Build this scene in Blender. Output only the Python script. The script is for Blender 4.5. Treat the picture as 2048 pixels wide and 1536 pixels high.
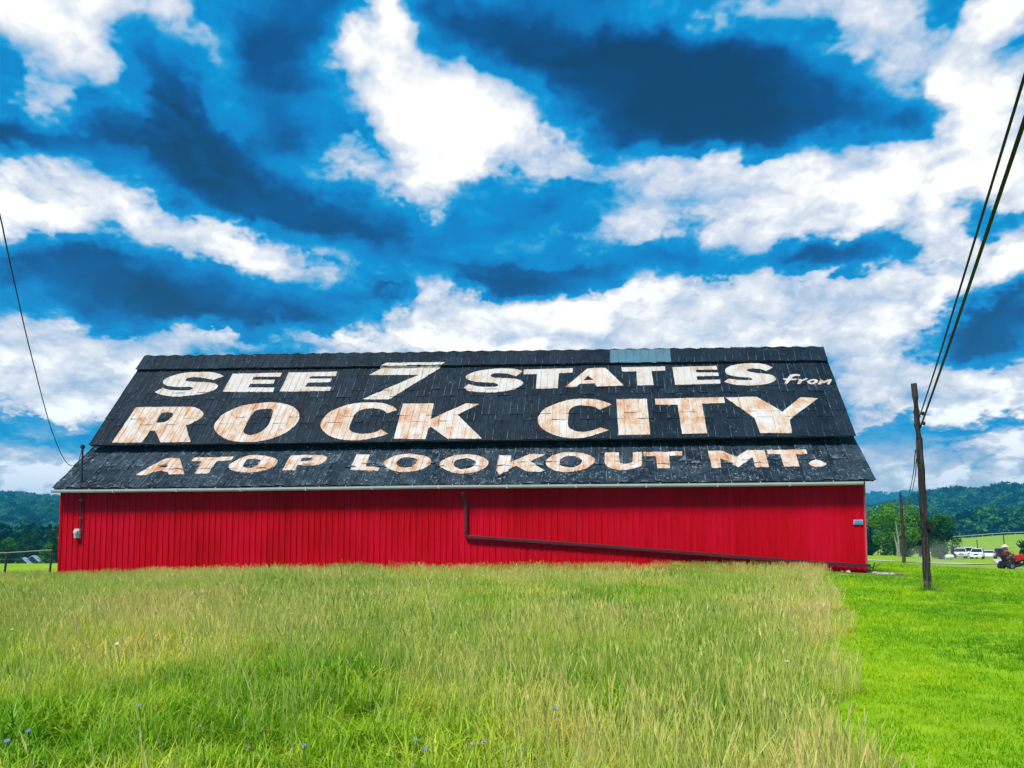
import bpy, bmesh, math, random
import numpy as np
from mathutils import Vector, Matrix, noise as mnoise
from mathutils.bvhtree import BVHTree
from mathutils.geometry import tessellate_polygon

for o in list(bpy.data.objects):
    bpy.data.objects.remove(o)
scene = bpy.context.scene
COL = scene.collection
R = math.radians
random.seed(7)
rng = np.random.default_rng(11)

# ------------------------------------------------------------------ camera
F = 1520.0            # focal length in photo pixels (photo 2048 x 1536)
PITCH = R(3.9)
HOR = 1090.0          # horizon row in the photo
PY = HOR - F * math.tan(PITCH)
CAM = Vector((0, 0, 1.6))
cd = bpy.data.cameras.new('camera')
cam = bpy.data.objects.new('camera', cd)
COL.objects.link(cam)
scene.camera = cam
cam.location = CAM
cam.rotation_euler = (R(90) + PITCH, 0, 0)
cd.sensor_fit = 'HORIZONTAL'
cd.sensor_width = 36
cd.lens = 36 * F / 2048
cd.shift_y = (PY - 768) / 2048
cd.clip_start = 0.05
cd.clip_end = 12000

def ray(px, py):
    xc = (px - 1024) / F
    yc = -(py - PY) / F
    c, s = math.cos(PITCH), math.sin(PITCH)
    return Vector((xc, c - yc * s, s + yc * c))

def at(px, py, depth):
    d = ray(px, py)
    return CAM + d * (depth / d.y)

def project(P):
    d = P - CAM
    c, s = math.cos(PITCH), math.sin(PITCH)
    fz = d.y * c + d.z * s
    uy = -d.y * s + d.z * c
    return (1024 + F * d.x / fz, PY - F * uy / fz)

# ------------------------------------------------------------------ sun, exposure
SUN_EL, SUN_AZ = R(60), R(215)     # azimuth clockwise from +Y (north): behind the camera, to its left
sd = bpy.data.lights.new('sun', 'SUN')
sun = bpy.data.objects.new('sun', sd)
COL.objects.link(sun)
sd.energy = 3.6
sd.angle = R(12)
sd.color = (1.0, 0.93, 0.82)
sdir = Vector((math.sin(SUN_AZ) * math.cos(SUN_EL), math.cos(SUN_AZ) * math.cos(SUN_EL), math.sin(SUN_EL)))
sun.rotation_euler = (-sdir).to_track_quat('-Z', 'Y').to_euler()
sun.location = (0, 0, 60)

scene.render.engine = 'CYCLES'
vs = scene.view_settings
vs.view_transform = 'Standard'
vs.look = 'None'
vs.exposure = 0.65
vs.gamma = 1.0
vs.use_curve_mapping = False
EXPM = 2 ** vs.exposure
scene.cycles.max_bounces = 5
scene.cycles.diffuse_bounces = 2
scene.cycles.volume_bounces = 0
scene.cycles.adaptive_threshold = 0.02

# ------------------------------------------------------------------ node helpers
class NT:
    def __init__(self, tree):
        self.t = tree
    def n(self, typ, **kw):
        nd = self.t.nodes.new(typ)
        for k, v in kw.items():
            setattr(nd, k, v)
        return nd
    def link(self, a, b):
        self.t.links.new(a, b)
    def setin(self, sock, v):
        if isinstance(v, bpy.types.NodeSocket):
            self.link(v, sock)
        else:
            sock.default_value = v
    def math(self, op, a, b=0.0, c=None, clamp=False):
        nd = self.n('ShaderNodeMath', operation=op, use_clamp=clamp)
        self.setin(nd.inputs[0], a)
        self.setin(nd.inputs[1], b)
        if c is not None:
            self.setin(nd.inputs[2], c)
        return nd.outputs[0]
    def vmath(self, op, a, b=None, s=None):
        nd = self.n('ShaderNodeVectorMath', operation=op)
        self.setin(nd.inputs[0], a)
        if b is not None:
            self.setin(nd.inputs[1], b)
        if s is not None:
            self.setin(nd.inputs['Scale'], s)
        return nd.outputs['Value'] if op in ('LENGTH', 'DOT_PRODUCT') else nd.outputs[0]
    def noise(self, vec, scale, detail=4, rough=0.55, dist=0.0, out=0):
        nd = self.n('ShaderNodeTexNoise')
        if vec is not None:
            self.link(vec, nd.inputs['Vector'])
        self.setin(nd.inputs['Scale'], scale)
        nd.inputs['Detail'].default_value = detail
        nd.inputs['Roughness'].default_value = rough
        nd.inputs['Distortion'].default_value = dist
        return nd.outputs[out]
    def ramp(self, fac, stops, interp='LINEAR'):
        nd = self.n('ShaderNodeValToRGB')
        cr = nd.color_ramp
        cr.interpolation = interp
        while len(cr.elements) < len(stops):
            cr.elements.new(0.5)
        for e, (p, c) in zip(cr.elements, stops):
            e.position = p
            e.color = (*c, 1) if len(c) == 3 else c
        self.link(fac, nd.inputs[0])
        return nd.outputs[0]
    def mix(self, fac, a, b):
        nd = self.n('ShaderNodeMix', data_type='RGBA')
        self.setin(nd.inputs[0], fac)
        self.setin(nd.inputs[6], (*a, 1) if isinstance(a, tuple) and len(a) == 3 else a)
        self.setin(nd.inputs[7], (*b, 1) if isinstance(b, tuple) and len(b) == 3 else b)
        return nd.outputs[2]
    def mapr(self, v, a, b, c=0.0, d=1.0, smooth=False):
        nd = self.n('ShaderNodeMapRange')
        if smooth:
            nd.interpolation_type = 'SMOOTHSTEP'
        self.setin(nd.inputs[0], v)
        for i, x in enumerate((a, b, c, d)):
            nd.inputs[1 + i].default_value = x
        return nd.outputs[0]

def lin(r, g, b):
    f = lambda c: ((c / 255 + 0.055) / 1.055) ** 2.4 if c > 10 else c / 255 / 12.92
    return (f(r), f(g), f(b))

# ------------------------------------------------------------------ world: Nishita sky with a broken cloud deck
world = bpy.data.worlds.new('World')
scene.world = world
world.use_nodes = True
wt = world.node_tree
wt.nodes.clear()
W = NT(wt)
wout = W.n('ShaderNodeOutputWorld')
sky = W.n('ShaderNodeTexSky', sky_type='NISHITA', sun_disc=False)
sky.sun_elevation = SUN_EL
sky.sun_rotation = SUN_AZ
sky.air_density = 1.0
sky.dust_density = 0.6
sky.ozone_density = 2.0
bg_sky = W.n('ShaderNodeBackground')
W.link(sky.outputs[0], bg_sky.inputs[0])
bg_sky.inputs[1].default_value = 0.10
tc = W.n('ShaderNodeTexCoord')
vdir = W.vmath('NORMALIZE', tc.outputs['Generated'])
sep = W.n('ShaderNodeSeparateXYZ')
W.link(vdir, sep.inputs[0])
az = W.math('ARCTAN2', sep.outputs[0], sep.outputs[1])
el = W.math('ARCSINE', sep.outputs[2])
comb = W.n('ShaderNodeCombineXYZ')
W.link(az, comb.inputs[0])
W.link(el, comb.inputs[1])
ae = comb.outputs[0]
# coordinates on a flat cloud deck: features shrink and flatten towards the horizon
deck_den = W.math('ADD', W.math('MAXIMUM', sep.outputs[2], 0.0), 0.45)
deckv = W.n('ShaderNodeCombineXYZ')
W.link(W.math('DIVIDE', sep.outputs[0], deck_den), deckv.inputs[0])
W.link(W.math('DIVIDE', sep.outputs[1], deck_den), deckv.inputs[1])
W.link(W.math('MULTIPLY', el, 1.6), deckv.inputs[2])
deck = deckv.outputs[0]

def skycoord(px, py):
    d = ray(px, py).normalized()
    return math.atan2(d.x, d.y), math.asin(d.z)

SKY_BASE = 0.412
# (px, py, rx, ry, rotation in degrees, amplitude): bright and dark cloud masses
WHITE = [
    (900, 200, 130, 90, 0, .60), (960, 150, 60, 50, 0, .2), (1085, 300, 150, 42, 12, .55), (865, 350, 66, 60, 10, .50), (690, 315, 100, 22, -16, .55),
    (790, 25, 44, 64, 0, .75), (735, 125, 60, 34, 0, .55), (930, 270, 120, 60, 20, .3), (650, 240, 50, 16, 0, .2),
    (1940, 150, 150, 110, 0, .55), (1900, 320, 240, 56, -5, .60), (1560, 395, 210, 60, 0, .55), (1400, 350, 120, 18, 0, .4),
    (1690, 600, 260, 60, 0, .5), (1430, 660, 300, 50, -4, .58), (1960, 505, 150, 56, 0, .5), (2000, 30, 70, 60, 0, .4), (1700, 440, 330, 120, 0, .28),
    (1560, 640, 220, 60, 0, .3), (1250, 430, 60, 24, 0, .40), (1960, 560, 120, 20, -14, .4), (1770, 600, 80, 30, 0, .3), (2020, 300, 80, 90, 0, .35),
    (130, 415, 270, 36, 6, .62), (390, 455, 100, 34, 22, .52), (520, 520, 190, 26, 18, .34), (250, 315, 50, 36, 0, .40), (60, 355, 120, 30, 0, .40), (620, 470, 110, 30, 10, .24),
    (70, 60, 180, 64, 20, .55), (200, 150, 110, 38, 52, .62), (110, 235, 64, 32, 40, .66), (400, 120, 140, 34, 50, .66), (250, 20, 130, 28, 0, .42),
    (60, 690, 170, 62, 22, .55), (260, 730, 230, 34, 0, .48), (430, 688, 85, 26, 0, .6), (860, 690, 120, 26, 0, .75), (700, 698, 70, 18, 0, .6),
    (1110, 632, 210, 14, 0, .58), (930, 598, 110, 16, 14, .55), (890, 570, 30, 20, 0, .3), (1040, 692, 300, 16, 0, .35),
    (100, 812, 150, 14, 0, .40), (60, 962, 220, 16, 0, .4), (90, 770, 200, 30, 0, .25), (30, 905, 60, 10, 0, .3),
    (1850, 835, 200, 12, -4, .40), (1960, 745, 120, 20, 0, .48), (1800, 770, 150, 40, 0, .40), (1880, 940, 240, 40, -6, .25), (1745, 690, 50, 30, 0, .4),
    (1560, 20, 180, 46, 0, .55), (1340, 15, 140, 24, 0, .40), (1745, 50, 50, 54, 0, .5), (1140, 480, 110, 20, -8, .32), (1030, 175, 36, 26, 0, .35),
    (1600, 400, 380, 80, 0, .30), (1480, 625, 330, 70, 0, .30), (1920, 230, 150, 140, 0, .30), (640, 500, 150, 36, 12, .10), (100, 620, 120, 40, 25, .2), (1800, 700, 260, 60, 0, .2),
    (250, 250, 260, 40, 30, .10), (1640, 690, 160, 40, 0, .35), (1490, 500, 50, 50, 0, .35), (1285, 560, 40, 22, 0, .3), (1110, 360, 50, 14, -25, .35),
]
DARK = [
    (1400, 205, 360, 110, 6, -.48), (1000, 50, 190, 50, 8, -.40), (1560, 275, 200, 40, 0, -.26), (1240, 120, 200, 70, 0, -.12),
    (440, 345, 280, 62, 24, -.42), (590, 190, 120, 100, 10, -.30), (300, 190, 90, 100, -10, -.32), (110, 300, 150, 24, 6, -.42), (620, 410, 160, 34, 12, -.26), (620, 60, 110, 50, 0, -.12),
    (240, 600, 280, 46, 14, -.36), (130, 510, 150, 24, 8, -.22), (520, 655, 230, 28, 4, -.28),
    (900, 480, 190, 60, 0, -.16), (1060, 575, 240, 26, -3, -.30), (1135, 395, 70, 36, -15, -.34), (770, 590, 170, 26, 0, -.10), (770, 285, 40, 26, 0, -.36), (960, 350, 44, 26, 0, -.45), (760, 400, 90, 50, 0, -.08),
    (1690, 512, 150, 32, -4, -.95), (1880, 655, 200, 50, -12, -.90), (2010, 620, 80, 40, -10, -.4), (2010, 420, 70, 40, 15, -.75), (1880, 390, 50, 14, 0, -.5), (1830, 235, 60, 30, 0, -.52), (1340, 520, 120, 50, 0, -.42), (1660, 330, 40, 12, 0, -.2),
    (1880, 20, 60, 34, 0, -.55), (2030, 95, 44, 26, 0, -.5), (60, 875, 130, 24, 0, -.18), (1970, 855, 150, 12, -4, -.30), (180, 850, 90, 20, 0, -.12), (1160, 662, 120, 10, 0, -.22), (1420, 440, 50, 30, 0, -.25),
]
# the layout of the cloud masses over the sky in view, kept as a low-rank sum of
# curves over azimuth and elevation (cheap to evaluate)
AZ0, AZ1, EL0, EL1 = -0.85, 0.85, -0.05, 0.85
NG, NE = 72, 56
ga = np.linspace(AZ0, AZ1, NG); ge = np.linspace(EL0, EL1, NE)
GA, GE = np.meshgrid(ga, ge)
dx_, dy_, dz_ = np.sin(GA) * np.cos(GE), np.cos(GA) * np.cos(GE), np.sin(GE)
_c, _s = math.cos(PITCH), math.sin(PITCH)
fz_ = dy_ * _c + dz_ * _s
PXg = 1024 + F * dx_ / fz_; PYg = PY - F * (-dy_ * _s + dz_ * _c) / fz_
LAY = np.zeros_like(PXg)
for (px, py, rx, ry, rot, amp) in WHITE + DARK:
    ct, st_ = math.cos(R(rot)), math.sin(R(rot))
    ux = ((PXg - px) * ct + (PYg - py) * st_) / (rx * 1.42); uy = (-(PXg - px) * st_ + (PYg - py) * ct) / (ry * 1.42)
    LAY += amp * (1.22 if amp > 0 else 1.5) * np.exp(-(ux * ux + uy * uy) ** 0.85)
LAY = np.where(LAY > 0, np.tanh(LAY / 0.60) * 0.54, np.tanh(LAY / 0.5) * 0.41)
win = np.clip((0.78 - np.abs(GA)) / 0.14, 0, 1) * np.clip((0.76 - GE) / 0.12, 0, 1)
LAY *= win
Us, Ss, Vs = np.linalg.svd(LAY, full_matrices=False)
RANK = 15

# billowing warp of the layout
def noise2(vec, scale, detail, rough, out=0, typ='FBM'):
    nd = W.n('ShaderNodeTexNoise', noise_dimensions='2D', noise_type=typ); W.link(vec, nd.inputs['Vector'])
    nd.inputs['Scale'].default_value = scale; nd.inputs['Detail'].default_value = detail
    nd.inputs['Roughness'].default_value = rough
    return nd.outputs[out]
wnv = W.vmath('SUBTRACT', noise2(deck, 4.0, 5, 0.66, 1), (0.5, 0.5, 0.5))
aew = W.vmath('ADD', ae, W.vmath('MULTIPLY', wnv, (0.17, 0.12, 0.0)))
sw = W.n('ShaderNodeSeparateXYZ'); W.link(aew, sw.inputs[0])
ta = W.mapr(sw.outputs[0], AZ0, AZ1); te = W.mapr(sw.outputs[1], EL0, EL1)
def gray(v):
    cb = W.n('ShaderNodeCombineXYZ')
    for i in range(3): W.link(v, cb.inputs[i])
    return cb.outputs[0]
ta3, te3 = gray(ta), gray(te)
def curves(vec, fs):
    """three tabulated functions of one variable; returns the node output and the (scale, offset) of each"""
    nd = W.n('ShaderNodeRGBCurve'); W.link(vec, nd.inputs['Color'])
    mp = nd.mapping; mp.use_clip = False
    so = []
    for ch in range(3):
        f = fs[ch]; lo, hi = f.min(), f.max()
        if hi - lo < 1e-9: hi = lo + 1
        cu = mp.curves[ch]
        n = len(f)
        cu.points[0].location = (0, (f[0] - lo) / (hi - lo)); cu.points[1].location = (1, (f[-1] - lo) / (hi - lo))
        for k in range(1, n - 1):
            cu.points.new(k / (n - 1), (f[k] - lo) / (hi - lo))
        for p in cu.points: p.handle_type = 'AUTO_CLAMPED'
        so.append((hi - lo, lo))
    mp.update()
    return nd.outputs[0], so
acc = None
for k in range(0, RANK, 3):
    fa = [Vs[k + i] for i in range(3)]; fe = [Us[:, k + i] * Ss[k + i] for i in range(3)]
    oa, sa = curves(ta3, fa); oe, se = curves(te3, fe)
    va_ = W.vmath('MULTIPLY_ADD', oa, tuple(q[0] for q in sa)); W.setin(va_.node.inputs[2], tuple(q[1] for q in sa))
    ve_ = W.vmath('MULTIPLY_ADD', oe, tuple(q[0] for q in se)); W.setin(ve_.node.inputs[2], tuple(q[1] for q in se))
    dt = W.vmath('DOT_PRODUCT', va_, ve_)
    acc = dt if acc is None else W.math('ADD', acc, dt)

deckw = W.vmath('ADD', deck, W.vmath('SCALE', wnv, s=0.10))
fb0 = noise2(deck, 0.9, 2, 0.5)
fb1 = noise2(deckw, 3.2, 7, 0.60)
vor = W.n('ShaderNodeTexVoronoi', voronoi_dimensions='2D', feature='F1'); W.link(deckw, vor.inputs['Vector'])
vor.inputs['Scale'].default_value = 11.0; vor.inputs['Detail'].default_value = 3; vor.inputs['Roughness'].default_value = 0.6
fb2 = noise2(deckw, 22.0, 4, 0.68)
fb3 = noise2(deckw, 4.6, 4, 0.52)
inwin = W.math('MULTIPLY', W.mapr(W.math('ABSOLUTE', az), 0.62, 0.82, 1, 0), W.mapr(el, 0.64, 0.80, 1, 0))
L = W.math('ADD', acc, SKY_BASE)
L = W.math('MULTIPLY_ADD', W.math('SUBTRACT', fb0, 0.5), W.math('MULTIPLY_ADD', inwin, -1.7, 1.8), L)
L = W.math('MULTIPLY_ADD', W.math('SUBTRACT', fb1, 0.5), W.mapr(L, 0.10, 0.62, 0.44, 0.62), L)
# thin veils of lower cloud over the blue
L = W.math('MULTIPLY_ADD', W.mapr(fb3, 0.50, 0.74, 0.0, 1.0, True), W.mapr(L, 0.18, 0.50, 0.10, 0.24), L)
edge = W.math('MULTIPLY_ADD', W.math('ABSOLUTE', W.math('SUBTRACT', L, 0.66)), -1.1, 0.33)
edge = W.math('MAXIMUM', edge, W.mapr(L, 0.35, 0.75, 0.02, 0.17))
L = W.math('MULTIPLY_ADD', W.math('SUBTRACT', 0.40, vor.outputs[0]), edge, L)
L = W.math('MULTIPLY_ADD', W.math('SUBTRACT', fb2, 0.5), W.math('MULTIPLY', edge, 0.8), L)
# towards the horizon the deck thins into pale haze
hz = W.mapr(el, 0.01, 0.21, 1.0, 0.0, True)
L = W.math('MULTIPLY_ADD', hz, 0.52, L)
skycol = W.ramp(L, [(0.0, lin(0, 44, 90)), (0.14, lin(0, 72, 138)), (0.30, lin(0, 118, 192)), (0.44, lin(0, 148, 214)),
                    (0.51, lin(58, 164, 219)), (0.60, lin(132, 186, 227)), (0.70, lin(190, 209, 234)), (0.80, lin(230, 235, 245)), (0.88, (1.02, 1.02, 1.02)), (1.0, (1.45, 1.43, 1.40))])
bg_cl = W.n('ShaderNodeBackground')
W.link(skycol, bg_cl.inputs[0])
bg_cl.inputs[1].default_value = 1.0 / EXPM
cov = W.mapr(L, 0.36, 0.52, 0.97, 1.0)
wmix = W.n('ShaderNodeMixShader')
W.link(cov, wmix.inputs[0])
W.link(bg_sky.outputs[0], wmix.inputs[1])
W.link(bg_cl.outputs[0], wmix.inputs[2])
W.link(wmix.outputs[0], wout.inputs[0])
world.cycles.sampling_method = 'MANUAL'
world.cycles.sample_map_resolution = 512

# ------------------------------------------------------------------ materials
def newmat(name):
    m = bpy.data.materials.new(name)
    m.use_nodes = True
    t = m.node_tree
    t.nodes.clear()
    g = NT(t)
    out = g.n('ShaderNodeOutputMaterial')
    return m, g, out

def principled(g, out, col, rough=0.6, metal=0.0, spec=0.5, bump=None, bstr=0.3, bdist=0.02):
    p = g.n('ShaderNodeBsdfPrincipled')
    g.setin(p.inputs['Base Color'], (*col, 1) if isinstance(col, tuple) and len(col) == 3 else col)
    g.setin(p.inputs['Roughness'], rough)
    p.inputs['Metallic'].default_value = metal
    p.inputs['Specular IOR Level'].default_value = spec
    if bump is not None:
        b = g.n('ShaderNodeBump')
        b.inputs['Strength'].default_value = bstr
        b.inputs['Distance'].default_value = bdist
        g.link(bump, b.inputs['Height'])
        g.link(b.outputs[0], p.inputs['Normal'])
    g.link(p.outputs[0], out.inputs[0])
    return p

def simple(name, col, rough=0.6, metal=0.0, var=0.15, scale=6.0, spec=0.4):
    m, g, out = newmat(name)
    c = g.n('ShaderNodeTexCoord').outputs['Object']
    nz = g.noise(c, scale, 5, 0.6)
    a = tuple(max(0, x * (1 - var)) for x in col)
    b = tuple(min(1, x * (1 + var)) for x in col)
    principled(g, out, g.ramp(nz, [(0.3, a), (0.7, b)]), rough, metal, spec)
    return m

def mat_leafy(name, stops, stops2=None, nscale=0.18, trans=0.35, tip=None, rnd=0.5, near_noise=1.3):
    """foliage: colour by instance place and chance"""
    m, g, out = newmat(name)
    oi = g.n('ShaderNodeObjectInfo')
    n1 = g.noise(oi.outputs['Location'], nscale, 3, 0.55)
    n2 = g.noise(oi.outputs['Location'], near_noise, 2, 0.5)
    f = g.math('ADD', g.math('MULTIPLY', g.math('SUBTRACT', n1, 0.512), 3.2), g.math('MULTIPLY', g.math('SUBTRACT', n2, 0.5), 0.9))
    f = g.math('ADD', f, g.math('MULTIPLY', g.math('SUBTRACT', oi.outputs['Random'], 0.5), rnd))
    f = g.math('ADD', f, 0.5, clamp=True)
    col = g.ramp(f, stops)
    at_ = g.n('ShaderNodeAttribute', attribute_name='blade')
    if stops2:
        col = g.mix(at_.outputs['Fac'], col, g.ramp(f, stops2))
    d = g.n('ShaderNodeBsdfDiffuse')
    g.link(col, d.inputs[0])
    tr = g.n('ShaderNodeBsdfTranslucent')
    g.link(col, tr.inputs[0])
    gl = g.n('ShaderNodeBsdfGlossy')
    gl.inputs['Roughness'].default_value = 0.45
    gl.inputs['Color'].default_value = (0.9, 1, 0.8, 1)
    mx = g.n('ShaderNodeMixShader')
    mx.inputs[0].default_value = trans
    g.link(d.outputs[0], mx.inputs[1])
    g.link(tr.outputs[0], mx.inputs[2])
    mx2 = g.n('ShaderNodeMixShader')
    mx2.inputs[0].default_value = 0.02
    g.link(mx.outputs[0], mx2.inputs[1])
    g.link(gl.outputs[0], mx2.inputs[2])
    g.link(mx2.outputs[0], out.inputs[0])
    return m

M = {}
def mk_red():
    m, g, out = newmat('red_wall_metal')
    geo = g.n('ShaderNodeNewGeometry').outputs['Position']
    oi = g.n('ShaderNodeObjectInfo')
    n1 = g.noise(geo, 0.35, 3, 0.5)
    st = g.noise(g.vmath('MULTIPLY', geo, (5.0, 5.0, 0.5)), 1.0, 5, 0.6)
    sp = g.noise(geo, 45, 3, 0.7)
    f = g.math('ADD', g.math('MULTIPLY', n1, 0.5), g.math('MULTIPLY', g.math('SUBTRACT', st, 0.15), 0.62))
    f = g.math('ADD', f, g.math('MULTIPLY', oi.outputs['Random'], 0.12))
    col = g.ramp(f, [(0.25, (0.33, 0.0005, 0.003)), (0.5, (0.53, 0.001, 0.008)), (0.78, (0.68, 0.003, 0.030))])
    col = g.mix(g.mapr(sp, 0.66, 0.78, 0.0, 0.35), col, (0.55, 0.06, 0.09))
    principled(g, out, col, 0.7, 0.0, 0.05, st, 0.12, 0.01)
    return m
M['red'] = mk_red()

def mk_roof(name, base, hi, scuff):
    m, g, out = newmat(name)
    oc = g.n('ShaderNodeTexCoord').outputs['Object']
    geo = g.n('ShaderNodeNewGeometry').outputs['Position']
    oi = g.n('ShaderNodeObjectInfo')
    n1 = g.noise(geo, 1.6, 5, 0.6)
    n2 = g.noise(g.vmath('MULTIPLY', oc, (9, 1.5, 1)), 1.2, 5, 0.65)
    n3 = g.noise(geo, 9.0, 5, 0.7, 0.8)
    n4 = g.noise(geo, 2.3, 2, 0.5)
    f = g.math('ADD', g.math('MULTIPLY', n1, 0.55), g.math('MULTIPLY', n2, 0.35))
    fs = g.noise(g.vmath('MULTIPLY', oc, (60, 5, 1)), 1.0, 4, 0.7)
    f = g.math('ADD', f, g.math('MULTIPLY', g.math('SUBTRACT', fs, 0.5), 0.35))
    f = g.math('ADD', f, g.math('MULTIPLY', g.math('SUBTRACT', n3, 0.5), 0.45))
    f = g.math('ADD', f, g.math('MULTIPLY', g.math('SUBTRACT', oi.outputs['Random'], 0.5), 0.16))
    col = g.ramp(f, [(0.30, base), (0.66, hi), (0.85, tuple(q * 2.2 for q in hi))])
    # pale highlights painted in patches along the raised seams
    so = g.n('ShaderNodeSeparateXYZ'); g.link(oc, so.inputs[0])
    seam_hi = g.math('MULTIPLY', g.mapr(so.outputs[2], 0.030, 0.040), g.mapr(g.noise(geo, 2.7, 4, 0.7), 0.42, 0.60))
    col = g.mix(g.math('MULTIPLY', seam_hi, 0.6), col, (0.20, 0.25, 0.30))
    # bare scratched zinc showing through the black paint, and a few brown rusty spots
    sc = g.math('MULTIPLY', g.mapr(n3, scuff, scuff + 0.07), g.mapr(n4, 0.42, 0.62))
    col = g.mix(g.math('MULTIPLY', sc, 0.75), col, (0.33, 0.37, 0.40))
    ru = g.mapr(g.noise(geo, 3.1, 4, 0.65), 0.66, 0.76)
    col = g.mix(g.math('MULTIPLY', ru, 0.5), col, (0.075, 0.035, 0.028))
    principled(g, out, col, 0.6, 0.0, 0.10, n3, 0.25, 0.012)
    return m
M['roof'] = mk_roof('black_roof_paint', (0.002, 0.007, 0.014), (0.013, 0.028, 0.044), 0.62)
M['roof_low'] = mk_roof('worn_roof_paint', (0.003, 0.010, 0.018), (0.034, 0.058, 0.080), 0.56)
M['patch'] = mk_roof('bare_sheet_sky_tint', (0.055, 0.13, 0.18), (0.09, 0.20, 0.26), 0.75)  # bare galvanised sheet, the sky's reflection put into its base colour

def mk_paint(rust):
    m, g, out = newmat('letter_paint_%d' % int(rust * 100))
    uv = g.n('ShaderNodeUVMap', uv_map='m').outputs[0]
    fl = g.vmath('FLOOR', g.vmath('MULTIPLY', uv, (1 / 0.297, 1 / 0.9, 1)))
    wn = g.n('ShaderNodeTexWhiteNoise', noise_dimensions='3D')
    g.link(fl, wn.inputs[0])
    streak = g.noise(g.vmath('MULTIPLY', uv, (4.5, 1.5, 1)), 1.0, 8, 0.72, 0.9)
    big = g.noise(uv, 1.0, 3, 0.55)
    fine = g.noise(uv, 22, 4, 0.7)
    f = g.math('ADD', g.math('MULTIPLY', streak, 0.75), g.math('MULTIPLY', wn.outputs[0], 0.13))
    f = g.math('ADD', f, g.math('MULTIPLY', big, 0.50))
    col = g.ramp(f, [(0.47, (0.60, 0.60, 0.62)), (0.60, (0.58, 0.53, 0.49)), (0.69, (0.54, 0.42, 0.33)),
                     (0.79, (0.50, 0.28, 0.16)), (0.92, (0.34, 0.11, 0.05))]) if rust > 0.3 else \
          g.ramp(f, [(0.45, (0.54, 0.55, 0.58)), (0.68, (0.53, 0.49, 0.45)), (0.90, (0.44, 0.28, 0.18))])
    sp = g.mapr(fine, 0.64, 0.70)
    col = g.mix(g.math('MULTIPLY', sp, 0.7), col, (0.10, 0.07, 0.06))
    pe = g.mapr(g.noise(uv, 6.5, 6, 0.72, 0.5), 0.655, 0.70)
    col = g.mix(g.math('MULTIPLY', pe, 0.8), col, (0.035, 0.035, 0.04))
    sx = g.n('ShaderNodeSeparateXYZ')
    g.link(uv, sx.inputs[0])
    principled(g, out, col, 0.7, 0, 0.2, fine, 0.3, 0.01)
    return m
M['paint'] = mk_paint(0.5)
M['paint_pale'] = mk_paint(0.1)
M['gutter'] = simple('white_gutter_metal', (0.50, 0.51, 0.56), 0.45, 0, 0.10, 3)
M['pipe'] = simple('dark_red_downpipe', (0.085, 0.010, 0.022), 0.45, 0, 0.25, 5)
M['wood_dark'] = simple('dark_sheathing_wood', (0.030, 0.022, 0.018), 0.85, 0, 0.4, 8)
M['black'] = simple('black_rubber', (0.012, 0.012, 0.013), 0.55, 0, 0.2)
M['steel'] = simple('grey_steel', (0.30, 0.31, 0.32), 0.35, 0.8, 0.15)
M['meter'] = simple('meter_grey', (0.55, 0.56, 0.58), 0.4, 0.1, 0.1)
M['white'] = simple('white_car_paint', (0.78, 0.80, 0.83), 0.25, 0, 0.03, 1, 0.5)
M['darkcar'] = simple('dark_car_paint', (0.015, 0.017, 0.024), 0.22, 0, 0.1, 1, 0.5)
M['glass'] = simple('dark_car_glass', (0.012, 0.016, 0.022), 0.08, 0, 0.1, 1, 0.6)
M['lamp'] = simple('clear_lamp_lens', (0.65, 0.65, 0.66), 0.15, 0, 0.05)
M['amber'] = simple('amber_lens', (0.65, 0.16, 0.02), 0.2, 0, 0.05)
M['redlens'] = simple('red_lens', (0.45, 0.01, 0.01), 0.2, 0, 0.05)
M['plate'] = simple('blue_sign_face', (0.01, 0.22, 0.52), 0.35, 0, 0.08)
M['signwhite'] = simple('sign_white', (0.75, 0.78, 0.82), 0.4, 0, 0.03)
M['mower'] = simple('red_mower_paint', (0.55, 0.012, 0.010), 0.3, 0, 0.08)
M['shirt'] = simple('maroon_shirt_cloth', (0.19, 0.020, 0.055), 0.9, 0, 0.25, 14)
M['jeans'] = simple('grey_work_trousers', (0.10, 0.085, 0.08), 0.9, 0, 0.2, 14)
M['skin'] = simple('skin', (0.42, 0.22, 0.15), 0.6, 0, 0.08)
M['straw'] = simple('pale_straw_hat', (0.80, 0.74, 0.60), 0.85, 0, 0.12, 30)
M['stone'] = simple('pale_stone', (0.40, 0.37, 0.33), 0.9, 0, 0.25, 5)
M['plank'] = simple('grey_plank', (0.24, 0.20, 0.16), 0.9, 0, 0.3, 9)
M['brick_soil'] = simple('bare_soil', (0.17, 0.10, 0.075), 0.95, 0, 0.4, 7)
M['gravel'] = simple('pale_gravel', (0.50, 0.49, 0.45), 0.95, 0, 0.25, 9)
M['tank'] = simple('white_tank_paint', (0.72, 0.72, 0.68), 0.5, 0, 0.08)
M['shedwall'] = simple('grey_shed_board', (0.06, 0.065, 0.08), 0.8, 0, 0.2)
M['shedroof'] = simple('pale_metal_shed_roof', (0.55, 0.58, 0.62), 0.4, 0.0, 0.1)
M['post'] = simple('weathered_post', (0.055, 0.045, 0.036), 0.9, 0, 0.35, 12)
M['railwood'] = simple('pale_fence_rail', (0.45, 0.42, 0.36), 0.85, 0, 0.2, 8)
M['wire'] = simple('black_cable', (0.010, 0.008, 0.009), 0.6, 0, 0.2)
M['fwire'] = simple('galvanised_wire', (0.28, 0.28, 0.27), 0.5, 0.5, 0.2)
M['bluepetal'] = simple('blue_petal', (0.09, 0.16, 0.50), 0.7, 0, 0.2, 60)
M['pinkpetal'] = simple('pale_pink_petal', (0.62, 0.38, 0.46), 0.7, 0, 0.2, 60)
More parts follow.
